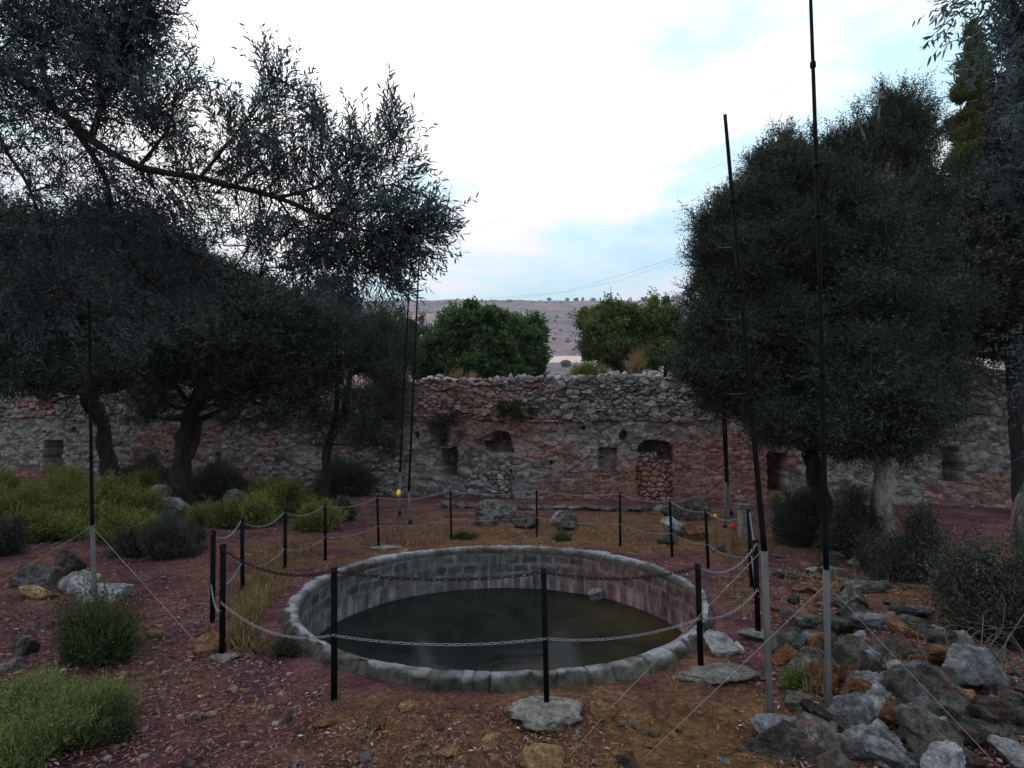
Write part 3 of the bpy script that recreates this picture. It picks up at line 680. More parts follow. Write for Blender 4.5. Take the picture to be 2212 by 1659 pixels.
tree('scrub_tree', 'yellow-green bushy tree behind the wall right of the gap showing the pink field', 'tree',
     [[(1340, 900, 21, .14), (1345, 780, 21, .08)], [(1430, 900, 21, .14), (1440, 780, 21, .08)]],
     [(1290, 700, 40, 40, 21, .9), (1340, 700, 42, 45, 21, 1), (1390, 715, 45, 45, 21, 1), (1440, 710, 40, 50, 21, 1), (1290, 750, 38, 35, 21, .7), (1380, 765, 80, 35, 21, .9), (1320, 665, 22, 18, 21, .3), (1425, 665, 26, 22, 21, .4), (1260, 690, 20, 28, 21, .3), (1470, 760, 50, 50, 21, .7)],
     M_scrub, per=40, nsh=8000, seed=32, limb=.03, crown_kw=dict(L=.30, nper=9, ll=.11, lw=.06, up=.9, outw=.5, ovate=True), rel=.24, shell=.35)
tree('small_tree', 'slim wispy grey-green tree behind the twin poles and the wall', 'tree',
     [[(830, 860, 20, .06), (835, 720, 20, .03)]],
     [(835, 730, 42, 55, 20, 1), (795, 715, 36, 36, 20, .8), (880, 720, 30, 42, 20, .8), (860, 680, 14, 20, 20, .2), (790, 770, 50, 40, 20, .8), (910, 690, 10, 16, 20, .2), (860, 780, 50, 30, 20, .8)],
     M_heather, per=34, nsh=6500, seed=33, limb=.02, crown_kw=dict(OL, up=1.1, ll=.08, lw=.025))
# --- right: two big olives
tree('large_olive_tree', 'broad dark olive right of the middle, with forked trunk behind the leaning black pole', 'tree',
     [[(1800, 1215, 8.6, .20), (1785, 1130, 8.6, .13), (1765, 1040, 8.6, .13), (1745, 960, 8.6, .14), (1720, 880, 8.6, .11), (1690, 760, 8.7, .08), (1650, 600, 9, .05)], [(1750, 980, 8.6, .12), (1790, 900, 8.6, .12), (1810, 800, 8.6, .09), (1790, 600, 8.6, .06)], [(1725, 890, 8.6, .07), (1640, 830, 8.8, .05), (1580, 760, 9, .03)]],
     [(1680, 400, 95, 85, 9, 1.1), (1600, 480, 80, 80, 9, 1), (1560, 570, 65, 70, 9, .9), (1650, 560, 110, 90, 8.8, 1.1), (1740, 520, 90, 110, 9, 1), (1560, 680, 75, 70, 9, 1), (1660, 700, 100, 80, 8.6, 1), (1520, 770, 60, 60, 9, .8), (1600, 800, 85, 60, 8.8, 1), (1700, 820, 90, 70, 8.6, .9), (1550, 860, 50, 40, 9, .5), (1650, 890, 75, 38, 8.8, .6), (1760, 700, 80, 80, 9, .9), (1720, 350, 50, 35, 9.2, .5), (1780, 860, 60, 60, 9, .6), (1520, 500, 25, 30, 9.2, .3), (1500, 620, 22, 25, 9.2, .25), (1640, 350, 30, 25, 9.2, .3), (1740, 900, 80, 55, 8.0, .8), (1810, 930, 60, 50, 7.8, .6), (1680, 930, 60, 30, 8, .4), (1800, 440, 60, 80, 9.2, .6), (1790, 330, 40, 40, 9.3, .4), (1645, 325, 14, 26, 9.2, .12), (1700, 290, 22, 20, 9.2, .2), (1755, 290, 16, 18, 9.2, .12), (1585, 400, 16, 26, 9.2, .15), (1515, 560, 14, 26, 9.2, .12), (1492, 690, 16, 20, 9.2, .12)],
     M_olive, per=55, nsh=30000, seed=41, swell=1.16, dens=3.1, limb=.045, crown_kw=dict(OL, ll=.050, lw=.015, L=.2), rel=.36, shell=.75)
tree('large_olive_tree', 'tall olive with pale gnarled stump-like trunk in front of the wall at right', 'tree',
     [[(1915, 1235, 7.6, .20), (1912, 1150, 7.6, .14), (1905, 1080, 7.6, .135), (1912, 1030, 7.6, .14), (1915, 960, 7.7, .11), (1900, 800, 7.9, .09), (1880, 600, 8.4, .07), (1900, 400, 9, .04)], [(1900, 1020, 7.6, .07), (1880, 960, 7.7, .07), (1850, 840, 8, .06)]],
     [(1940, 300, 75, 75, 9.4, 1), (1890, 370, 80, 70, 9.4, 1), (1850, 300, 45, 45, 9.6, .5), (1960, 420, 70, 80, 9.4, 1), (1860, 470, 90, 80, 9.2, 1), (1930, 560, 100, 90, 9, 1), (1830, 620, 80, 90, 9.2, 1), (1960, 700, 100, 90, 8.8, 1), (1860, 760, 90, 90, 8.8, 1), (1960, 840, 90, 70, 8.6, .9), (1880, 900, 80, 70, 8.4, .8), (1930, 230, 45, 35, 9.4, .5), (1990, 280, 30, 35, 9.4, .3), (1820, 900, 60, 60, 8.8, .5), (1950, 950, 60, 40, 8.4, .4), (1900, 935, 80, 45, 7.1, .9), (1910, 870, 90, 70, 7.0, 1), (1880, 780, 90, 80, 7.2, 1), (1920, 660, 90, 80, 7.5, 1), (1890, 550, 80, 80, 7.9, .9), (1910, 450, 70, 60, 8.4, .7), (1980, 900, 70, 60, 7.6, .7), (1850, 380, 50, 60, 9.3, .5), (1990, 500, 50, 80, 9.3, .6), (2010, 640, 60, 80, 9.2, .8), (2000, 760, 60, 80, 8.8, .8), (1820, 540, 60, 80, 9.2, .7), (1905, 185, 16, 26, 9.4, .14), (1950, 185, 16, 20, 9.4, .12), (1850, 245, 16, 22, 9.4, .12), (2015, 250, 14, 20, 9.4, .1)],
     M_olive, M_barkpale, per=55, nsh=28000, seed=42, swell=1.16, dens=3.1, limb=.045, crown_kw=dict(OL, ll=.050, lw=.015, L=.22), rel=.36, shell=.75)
tree('cypress_tree', 'narrow olive-green cypress rising above the other trees at the right edge', 'tree',
     [[(2085, 900, 15, .22), (2095, 100, 15, .04)]],
     [(2100, 75, 16, 30, 15, .5), (2100, 130, 26, 40, 15, .8), (2100, 200, 32, 45, 15, 1), (2095, 280, 36, 50, 15, 1.1), (2092, 360, 40, 50, 15, 1.1), (2090, 450, 44, 60, 15, 1.2), (2090, 560, 46, 70, 15, 1.2), (2130, 150, 16, 30, 15, .4)],
     M_cyp, per=40, nsh=20000, swell=1.12, seed=43, limb=.03, twigs=False, crown_kw=dict(L=.16, nper=8, ll=.06, lw=.03, up=1.5, outw=.5))
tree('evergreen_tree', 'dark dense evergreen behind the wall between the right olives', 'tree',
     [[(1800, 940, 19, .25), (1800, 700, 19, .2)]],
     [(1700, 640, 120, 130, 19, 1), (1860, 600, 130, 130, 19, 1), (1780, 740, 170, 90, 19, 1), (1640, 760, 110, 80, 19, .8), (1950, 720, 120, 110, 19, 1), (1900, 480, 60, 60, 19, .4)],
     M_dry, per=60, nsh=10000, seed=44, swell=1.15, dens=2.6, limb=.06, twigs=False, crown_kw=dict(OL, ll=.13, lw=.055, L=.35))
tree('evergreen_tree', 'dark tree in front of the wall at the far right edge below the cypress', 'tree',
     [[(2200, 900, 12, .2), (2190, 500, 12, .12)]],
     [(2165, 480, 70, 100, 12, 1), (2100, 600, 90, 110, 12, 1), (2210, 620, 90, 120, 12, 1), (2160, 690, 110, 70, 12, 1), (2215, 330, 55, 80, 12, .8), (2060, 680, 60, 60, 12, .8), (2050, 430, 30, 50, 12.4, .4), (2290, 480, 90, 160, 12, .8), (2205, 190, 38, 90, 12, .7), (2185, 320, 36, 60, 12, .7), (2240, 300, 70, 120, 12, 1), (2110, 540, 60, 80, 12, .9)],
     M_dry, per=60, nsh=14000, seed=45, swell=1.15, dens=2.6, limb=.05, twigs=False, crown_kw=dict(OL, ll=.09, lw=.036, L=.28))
tree('olive_tree', 'rough olive trunk cut by the right edge of the picture', 'tree',
     [[(2262, 1480, 4.6, .22), (2236, 1330, 4.6, .15), (2222, 1200, 4.6, .105), (2230, 1110, 4.6, .10), (2260, 950, 4.6, .11), (2300, 700, 4.6, .09), (2330, 300, 4.6, .06), (2300, 100, 4.6, .04)], [(2226, 1180, 4.6, .07), (2202, 1110, 4.7, .06), (2232, 1040, 4.8, .05)]],
     [(2230, 60, 60, 60, 4.6, 1), (2175, 10, 36, 30, 4.6, .5), (2240, 200, 40, 80, 4.6, .8), (2290, 400, 70, 140, 4.8, 1), (2130, -30, 40, 24, 4.7, .3), (2270, 800, 50, 100, 5, .6), (2290, 950, 50, 80, 5, .4)],
     M_olive2, M_barkmid, per=15, nsh=900, seed=46, limb=.02, crown_kw=dict(L=.25, nper=11, ll=.07, lw=.016, up=-.3, outw=.8, fine=True), rel=.4)
def hanging_sprays():
    # leafy twigs hanging in from above at the top right, part of the near right olive
    par = bpy.data.objects['olive_tree.003'] if 'olive_tree.003' in bpy.data.objects else None
    r = np.random.default_rng(5); mb = MB(); Ps, Ds, Ls = [], [], []
    for (p0, p1, p2) in (((2170, -60), (2080, 20), (2015, 75)), ((2190, -50), (2110, 60), (2045, 95)), ((2200, -40), (2130, 90), (2075, 140)), ((2220, 0), (2150, 110), (2090, 170)), ((2110, -70), (2060, 0), (2025, 20)), ((2230, 20), (2200, 100), (2160, 160)), ((2240, 150), (2210, 230), (2170, 250)), ((2200, -50), (2150, 20), (2110, 40))):
        Q = spline([at(*p0, 3.3), at(*p1, 3.3), at(*p2, 3.2)], 10); tube(mb, Q, np.linspace(.006, .002, len(Q)), 5, cap=False)
        for i in range(4, len(Q)):
            for _ in range(1):
                d = unit(Q[min(i + 1, len(Q) - 1)] - Q[i - 1] + r.normal(size=3) * .05 + np.array([0, 0, -.03])); Ps.append(Q[i] + r.normal(size=3) * .01); Ds.append(d); Ls.append(.09)
    V, F = leaves_on(np.array(Ps), np.array(Ds), np.array(Ls), 4, .062, .012, r, True)
    return mb, V, F
hs = hanging_sprays()

# --- near left olive: trunk out of view, one long limb reaching in
def near_olive():
    r = np.random.default_rng(77)
    bx, by = -6.3, 5.2
    t0 = thing('overhanging_olive_tree', 'big olive reaching in from the left, its long limb hanging over the basin', 'tree', (bx, by, g1(bx, by)))
    mb = MB(); z0 = g1(bx, by)
    tube(mb, spline([(bx, by, z0 - .1), (bx + .15, by, z0 + 1), (bx + .2, by - .1, z0 + 2.2), (bx + .5, by - .1, z0 + 3.4)], 6), np.linspace(.35, .22, 19), 18, .3)
    mb.build('trunk', M_bark, t0, True)
    fork = np.array([bx + .5, by - .1, z0 + 3.4])
    def pl(pts): return [at(*p) for p in pts]
    K_ = .55
    limbs = [([fork] + pl([(-60, 150, 5.0), (115, 232, 4.9), (195, 300, 4.8), (300, 360, 4.7), (430, 385, 4.6), (600, 428, 4.5), (700, 470, 4.4), (800, 500, 4.3), (890, 505, 4.3)]), .085, .012),
             (pl([(150, 262, 4.85), (225, 380, 4.9), (245, 480, 5.0), (290, 570, 5.1), (380, 660, 5.2)]), .05, .012),
             (pl([(600, 428, 4.5), (690, 400, 4.5), (760, 340, 4.5), (850, 300, 4.5)]), .03, .008),
             (pl([(430, 385, 4.6), (500, 300, 4.6), (560, 220, 4.6), (600, 160, 4.6)]), .028, .006),
             (pl([(300, 360, 4.7), (360, 280, 4.7), (380, 200, 4.7)]), .03, .008),
             (pl([(195, 300, 4.8), (230, 200, 4.8), (280, 100, 4.8), (330, -40, 4.8)]), .05, .015),
             (pl([(115, 232, 4.9), (90, 120, 4.9), (130, 20, 4.9), (150, -80, 4.9)]), .05, .02),
             (pl([(-60, 150, 5.0), (0, 300, 5.0), (60, 400, 5.0), (100, 520, 5.0), (130, 640, 5.1)]), .04, .01),
             (pl([(700, 470, 4.4), (770, 420, 4.4), (850, 400, 4.3), (930, 430, 4.3)]), .02, .005),
             (pl([(600, 428, 4.5), (650, 500, 4.5), (720, 560, 4.5), (790, 590, 4.5)]), .02, .005),
             (pl([(-200, 60, 5.0), (-60, -60, 5.0), (100, -150, 5.0)]), .05, .02),
             (pl([(-60, 150, 5.2), (20, 90, 5.2), (60, 30, 5.2)]), .03, .01),
             (pl([(245, 480, 5.0), (340, 520, 4.9), (450, 560, 4.9), (560, 600, 4.9)]), .025, .006)]
    mb = MB()
    for P, r0, r1 in limbs:
        Q = spline(P, 8); tube(mb, Q, np.linspace(r0, r1, len(Q)) * K_, 9, .25, cap=False)
    mb.build('limb', M_bark, t0, True)
    # leafy clumps in picture coordinates: (px,py,rpx,rpy,Y,weight, direction up)
    up_ = [(600, 170, 50, 70, 4.6, .7, 1.0), (680, 230, 40, 60, 4.6, .45, 1.0), (560, 250, 60, 60, 4.6, .7, 1), (490, 230, 40, 55, 4.6, .5, .9), (395, 150, 28, 60, 4.7, .5, .9), (640, 330, 80, 70, 4.5, 1.2, .9), (540, 340, 80, 60, 4.6, 1.1, .8), (800, 280, 50, 70, 4.5, .6, 1), (860, 290, 40, 60, 4.4, .5, .9), (760, 330, 60, 60, 4.4, .7, .9), (740, 400, 90, 60, 4.5, 1.3, .7), (440, 330, 80, 60, 4.7, .9, .8), (840, 390, 60, 50, 4.4, .8, .7), (910, 440, 45, 40, 4.3, .6, .1), (820, 460, 80, 50, 4.3, 1.2, .3), (700, 260, 25, 50, 4.6, .25, 1), (850, 230, 20, 40, 4.4, .2, 1), (590, 130, 25, 40, 4.6, .3, 1)]
    dn_ = [(880, 520, 60, 40, 4.3, .8, -.4), (800, 550, 70, 45, 4.4, 1.0, -.5), (720, 520, 70, 45, 4.4, .9, -.5), (650, 500, 70, 50, 4.5, .9, -.5), (760, 600, 40, 25, 4.4, .35, -.9), (840, 590, 35, 25, 4.3, .35, -.8), (560, 470, 60, 45, 4.6, .5, -.4), (480, 500, 60, 50, 4.7, .3, -.4), (580, 560, 50, 35, 4.7, .18, -.5), (930, 490, 25, 20, 4.3, .2, -.2), (660, 570, 50, 40, 4.6, .35, -.8)]
    lf_ = [(60, 70, 120, 100, 5.0, 2.6, .2), (180, 60, 110, 90, 4.9, 2.4, .3), (265, 100, 75, 100, 4.8, 2.4, .3), (310, 20, 60, 60, 4.8, 1.3, .3), (240, 200, 110, 80, 4.8, 1.7, .2), (100, 210, 120, 80, 5.0, 1.5, .1), (350, 260, 70, 70, 4.7, 1.2, .4), (30, 320, 90, 80, 5.0, .45, -.2), (150, 360, 110, 90, 5.0, .8, -.3), (270, 400, 110, 80, 5.0, 1.1, -.4), (380, 450, 110, 80, 4.9, 1.3, -.4), (230, 520, 130, 90, 5.1, 1.5, -.5), (80, 540, 120, 90, 5.2, 1.3, -.5), (350, 580, 110, 80, 5.1, 1.2, -.5), (440, 620, 60, 60, 5.0, .4, -.5), (60, 650, 120, 90, 5.4, 1.2, -.5), (250, 660, 130, 80, 5.4, 1.2, -.5), (-80, 250, 90, 250, 5.3, 1.8, 0), (60, -40, 200, 50, 4.9, 1.2, 0), (0, 170, 80, 90, 5.2, 1.1, 0)]
    up_ = [(b[0], b[1] + 38, b[2], b[3] * .92, *b[4:]) for b in up_]
    allb = up_ + dn_ + lf_
    hubs = np.concatenate([spline(P, 8)[4:] for P, _, _ in limbs])
    tw = MB(); LV, LF, nv = [], [], 0
    for b in allb:
        c = at(b[0], b[1], b[4]); k = b[4] / FPX; rx, rz = b[2] * k, b[3] * k; ry = max(.22, min(rx, .5))
        n = int((80 if b in up_ else 105 if b[1] > 300 or b[0] > 340 else 135) * b[5]); u = unit(r.normal(size=(n, 3))); P = c + u * r.random((n, 1)) ** .5 * (rx, ry, rz)
        up = b[6]; near = hubs[np.argmin(((hubs - c) ** 2).sum(1))]
        out_ = unit(P - near)
        D = unit(out_ * .55 + np.array([.15, 0, up * .85]) + r.normal(size=P.shape) * .28)
        Ls = r.uniform(.14, .34, n)
        is_lf = b in lf_
        V, F = leaves_on(P, D, Ls, 11 if not is_lf else 10, .062 if not is_lf else .055, .0135, r, True, .75)
        LV.append(V); LF.append(F + nv); nv += len(V)
        # shoot stems, and finer branches feeding them
        for i in range(n):
            st = P[i] - D[i] * r.uniform(.1, .3); bend = r.normal(size=3) * .03
            tube(tw, [st, (st + P[i]) / 2 + bend, P[i], P[i] + D[i] * Ls[i]], [.0035, .003, .0025, .0012], 3, cap=False)
        for i in range(max(3, n // 12)):
            q = P[r.integers(n)]; h = hubs[np.argmin(((hubs - q) ** 2).sum(1))]; ln = np.linalg.norm(q - h)
            mid = h * .6 + q * .4 + r.normal(size=3) * .13 * ln + (0, 0, .05 * ln); mid2 = h * .25 + q * .75 + r.normal(size=3) * .1 * ln
            Q = spline([h, mid, mid2, q], 4); tube(tw, Q, np.linspace(.009, .003, len(Q)), 4, cap=False)
    # bare twig tangle seen against the sky at the left edge
    for i in range(420):
        q = at(r.uniform(-60, 420), r.uniform(230, 560), r.uniform(4.6, 5.3)); d = unit(np.array([r.normal() * .6 + .3, r.normal() * .3, -.5 + r.normal() * .5])); L_ = r.uniform(.2, .55)
        b1 = q + d * L_ * .5 + r.normal(size=3) * .05; e_ = q + d * L_ + np.array([0, 0, -.06]) + r.normal(size=3) * .05
        tube(tw, spline([q, b1, e_], 4), np.linspace(.005, .0014, 9), 3, cap=False)
    tw.build('twigs', M_twig, t0)
    mk('foliage', np.concatenate(LV), [np.concatenate(LF)], M_olive2, t0)
near_olive()
par = [o for o in bpy.data.objects if o.get('label', '').startswith('rough olive trunk')][0]
hs[0].build('hanging_twigs', M_twig, par); mk('hanging_leaves', hs[1], [hs[2]], M_olive2, par)

# ------------------------------------------------------------ shrubs
def shrub(name, label, cat, px, py, wpx, hpx, leaf, n=1400, seed=1, L=.12, nper=9, ll=.03, lw=.012, up=1.0, group=None, lobes=13, spread=.8, deep=.8, stems=14, flat=1.0, outw=.6):
    """a bush whose outline covers wpx x hpx around px,py and roots in the ground under it"""
    r = np.random.default_rng(seed); g = onground(px, min(py + hpx * .42, 1700)); Y = g[1] + .25 * wpx / FPX * g[1]
    k = Y / FPX; c = at(px, py, Y); W, H = wpx * k / 2 * 1.15, hpx * k
    base = (c[0], Y, g1(c[0], Y)); t0 = thing(name, label, cat, base, group)
    top = max(c[2] + H / 2, base[2] + .1); Hh = top - base[2]
    B = []
    for i in range(lobes):
        a = r.uniform(0, 2 * np.pi); q = r.random() ** .6; x = c[0] + math.cos(a) * q * W * .72; y = Y + math.sin(a) * q * W * deep * .72
        h = Hh * (1 - .5 * q * q) * r.uniform(.38, 1.08)
        gg = g1(x, y); B.append((x, y, gg + h * .50, W * r.uniform(.2, .36), W * .28, h * .46, 1))
    SC = subclusters(B, 9, r, .36, .45)
    SC[:, 2] = np.maximum(SC[:, 2], gz(SC[:, 0], SC[:, 1]) + .03)
    (V, F), _ = crown_geo(SC, int(n * .8), r, L, nper, ll, lw, up, outw, spread=spread, flatten=flat)
    SC2 = subclusters(B, 5, r, .55, .2); (V2, F2), _ = crown_geo(SC2, int(n * .35), r, L * 2.1, int(nper * 1.4), ll, lw * .8, up + .5, outw, spread=.55); F = np.concatenate([F, F2 + len(V)]); V = np.concatenate([V, V2])
    mb = MB()
    for c_ in SC[r.permutation(len(SC))[:stems * 3]]:
        b0 = np.array([lerp(base[0], c_[0], .35), lerp(base[1], c_[1], .35), 0]); b0[2] = g1(b0[0], b0[1]) - .02
        P = spline([b0, (b0 + c_[:3]) / 2 + r.normal(size=3) * .03, c_[:3]], 3); tube(mb, P, np.linspace(.008, .002, len(P)), 4, cap=False)
    mb.build('stems', M_twig, t0); mk('leaves', V, [F], leaf, t0)
    mb = MB()
    for c_ in SC2[r.permutation(len(SC2))[:stems]]:
        b0 = c_[:3] * .6 + np.array(base) * .4; e_ = c_[:3] + unit(c_[:3] - np.array(base)) * r.uniform(.1, .3) * max(.3, W) + r.normal(size=3) * .06
        P = spline([b0, (b0 + e_) / 2 + r.normal(size=3) * .03, e_], 4); tube(mb, P, np.linspace(.004, .0015, len(P)), 3, cap=False)
    mb.build('dead_twigs', M_twigpale, t0)
    return t0
shrub('spurge_bush', 'feathery pale green bush filling the lower left corner', 'bush', 70, 1570, 330, 180, leafmat('fern_leaf', (.06, .085, .03), (.14, .175, .065), (.26, .26, .11), .35), 7000, 1, L=.11, nper=12, ll=.020, lw=.007, lobes=18)
shrub('low_bush', 'low rust-tinged bush tuft at the right end of the corner bush', 'bush', 240, 1580, 110, 70, M_heather, 900, 2, L=.1, nper=10, ll=.02, lw=.007)
shrub('green_shrub', 'dark green upright shrub at the foot of the left grey pole', 'shrub', 190, 1388, 160, 145, M_heather, 1500, 3, L=.26, nper=14, ll=.035, lw=.008, up=1.5, outw=1.0, lobes=7)
sp = [(30, 1095, 150, 110, 'yellow-green bush at the left edge behind the pole string'), (130, 1060, 170, 110, 'largest yellow-green bush left of the black pole'), (250, 1085, 150, 120, 'yellow-green bush just right of the left black pole'), (90, 1145, 190, 70, 'low spreading yellow-green bush in front of the left bushes'), (270, 1145, 120, 60, 'small rust and green bush left of the dark low bush'), (310, 1050, 70, 45, 'orange-brown tipped bush beside the pale boulders'), (185, 1110, 150, 60, 'low yellow-green bush right behind the left black pole'), (20, 1055, 110, 60, 'yellow-green bush against the wall at the left edge'), (430, 1040, 70, 40, 'small yellow-green bush right of the thick olive trunk')]
for i, (px, py, w_, h_, lb) in enumerate(sp): shrub('spurge_bush', lb, 'bush', px, py, w_ * 1.15, h_ * 1.1, M_spurge, 3400, 40 + i, L=.2, nper=9, ll=.05, lw=.017, group='yellow-green bushes at the left')
shrub('dark_bush', 'dark low bush in front of the olive trunks, left of the chain posts', 'bush', 365, 1160, 200, 110, M_dry, 4200, 50, L=.14, nper=9, ll=.035, lw=.012)
shrub('dark_bush', 'small dark bush at the left edge under the yellow-green bushes', 'bush', 10, 1160, 90, 110, M_dry, 1200, 51, L=.14, ll=.035, lw=.012)
sp = [(665, 985, 110, 130, 'tall yellow-green bush under the small twisted olive'), (480, 1120, 120, 50, 'low yellow-green bush right of the dark low bush'), (600, 1060, 120, 70, 'yellow-green bush climbing towards the wall behind the left chain'), (620, 1085, 140, 90, 'yellow-green bush just behind the left chain posts'), (545, 1115, 150, 70, 'low green bush behind the left chain, right of the dark bush'), (690, 1120, 90, 70, 'green bush behind the chain between two left posts'), (560, 1010, 80, 70, 'dim olive-green bush against the wall left of the twisted olive')]
for i, (px, py, w_, h_, lb) in enumerate(sp): shrub('spurge_bush', lb, 'bush', px, py, w_, h_, M_spurge if i != 6 else M_heather, 2800, 60 + i, L=.18, nper=9, ll=.055, lw=.02, group='yellow-green bushes behind the left posts')
sp = [(300, 1010, 150, 110, 'dark thicket at the foot of the left leaning olive'), (470, 1030, 150, 130, 'dark thicket right of the thick olive trunk against the wall'), (740, 1030, 150, 110, 'dark thicket below the twisted olive against the wall'), (735, 1110, 60, 35, 'small dark bush behind the chain left of the yellow marker')]
for i, (px, py, w_, h_, lb) in enumerate(sp): shrub('dark_thicket', lb, 'bush', px, py, w_, h_, M_dry, 3200, 70 + i, L=.2, nper=9, ll=.055, lw=.018, up=.8)
sp = [(1735, 1120, 130, 150, 'dark thicket left of the pale olive trunk'), (1850, 1150, 130, 160, 'dark thicket in front of the pale olive trunk'), (1975, 1165, 120, 200, 'dark thicket right of the pale olive trunk'), (1950, 1220, 200, 90, 'low dark thicket at the edge of the orange earth slope'), (2150, 1280, 220, 270, 'big grey-leaved thicket above the boulders at the right edge')]
for i, (px, py, w_, h_, lb) in enumerate(sp): shrub('dark_thicket', lb, 'bush', px, py, w_, h_, M_dry, 6500 if i == 4 else 3800, 80 + i, L=.2, nper=9, ll=.036 if i == 4 else .045, lw=.013, up=.7)
shrub('weed_tuft', 'small green weed growing among the boulders', 'plant', 1720, 1480, 45, 45, M_scrub, 160, 90, L=.07, ll=.02, lw=.008, stems=5)
shrub('weed_tuft', 'grey-green weed against the left outside of the cistern rim', 'plant', 625, 1400, 60, 50, M_heather, 400, 91, L=.08, ll=.018, lw=.006, stems=5)
shrub('weed_tuft', 'low weeds behind the far rim of the cistern', 'plant', 1000, 1160, 60, 18, M_heather, 260, 92, L=.07, ll=.02, lw=.006, stems=5)
shrub('weed_tuft', 'tuft of weeds behind the far rim under the middle back post', 'plant', 1210, 1163, 60, 16, M_heather, 260, 93, L=.07, ll=.02, lw=.006, stems=5)
shrub('weed_tuft', 'green weed at the wall foot near the dark doorway', 'plant', 1682, 1085, 30, 45, M_spurge, 300, 94, L=.12, ll=.04, lw=.014, stems=5)
def wallplant(name, label, cat, px, py, wpx, hpx, leaf, n, seed, off=.15, z=None, **kw):
    s_, z_ = onwall(px, py); p = W0 + s_ * WT + off * WN; k = 15.4 / FPX; r = np.random.default_rng(seed)
    t0 = thing(name, label, cat, (p[0], p[1], z_)); W, H = wpx * k / 2, hpx * k / 2
    SC = subclusters([(p[0], p[1], z_, W, .2, H, 1)], 22, r, .4, .5)
    (V, F), _ = crown_geo(SC, n, r, **kw); mb = MB()
    for c in SC[:14]:
        tube(mb, spline([(p[0] - off * WN[0], p[1] - off * WN[1], z_ - H * .6), (p[0], p[1], z_ - H * .3), c[:3]], 3), np.linspace(.008, .002, 7), 4, cap=False)
    mb.build('stems', M_twig, t0); mk('leaves', V, [F], leaf, t0)
wallplant('wall_plant', 'green bush rooted in the wall face above the left arch', 'plant', 1115, 882, 90, 50, M_heather, 900, 1, L=.14, nper=8, ll=.05, lw=.018, up=.4)
wallplant('wall_plant', 'dim drooping bush on the wall face behind the twin poles', 'plant', 965, 925, 90, 90, M_dry, 700, 2, L=.2, nper=8, ll=.055, lw=.016, up=-.4)
wallplant('wall_plant', 'light green grass clump on the wall top below the yellow-green tree', 'plant', 1270, 800, 85, 40, M_spurge, 900, 3, off=-.6, L=.25, nper=6, ll=.09, lw=.012, up=1.6, spread=.4)
wallplant('wall_plant', 'tall dry yellow grass clump on the wall top', 'plant', 1375, 785, 40, 60, M_grass, 220, 4, off=-.4, L=.3, nper=5, ll=.14, lw=.012, up=2, spread=.35)
wallplant('wall_plant', 'dry grass on the wall top under the rounded green tree', 'plant', 990, 810, 110, 30, M_grass, 260, 5, off=-.7, L=.2, nper=5, ll=.10, lw=.009, up=2, spread=.35)

# dry grass tufts around the fence
def grass_patch():
    r = np.random.default_rng(9); V, F, n = [], [], 0
    spots = [(545, 1330, 40, 60, 340), (590, 1240, 40, 50, 220), (535, 1390, 40, 30, 180), (640, 1200, 60, 20, 120), (560, 1270, 40, 40, 200), (1400, 1450, 60, 30, 120), (860, 1170, 80, 14, 110), (1000, 1140, 200, 30, 160), (1300, 1140, 160, 30, 160), (1800, 1270, 90, 30, 100), (1760, 1500, 30, 30, 40), (1580, 1300, 50, 30, 60), (1600, 1200, 40, 40, 60)]
    P = []
    for px, py, rx, ry, c in spots:
        for _ in range(c):
            g = onground(px + r.normal() * rx * .6, py + r.normal() * ry * .5)
            if math.hypot(g[0] - PC[0], g[1] - PC[1]) > 2.22: P.append(g)
    P = np.array(P); D = unit(r.normal(size=P.shape) * .4 + (0, 0, .9))
    V, F = leaves_on(P, D, np.full(len(P), .02), 3, .14, .005, r, True, .45)
    o = mk('dry_grass', V, [F], M_grass); tag(o, 'dry straw-coloured grass in tufts around the fence posts', 'grass', kind='stuff')
grass_patch()

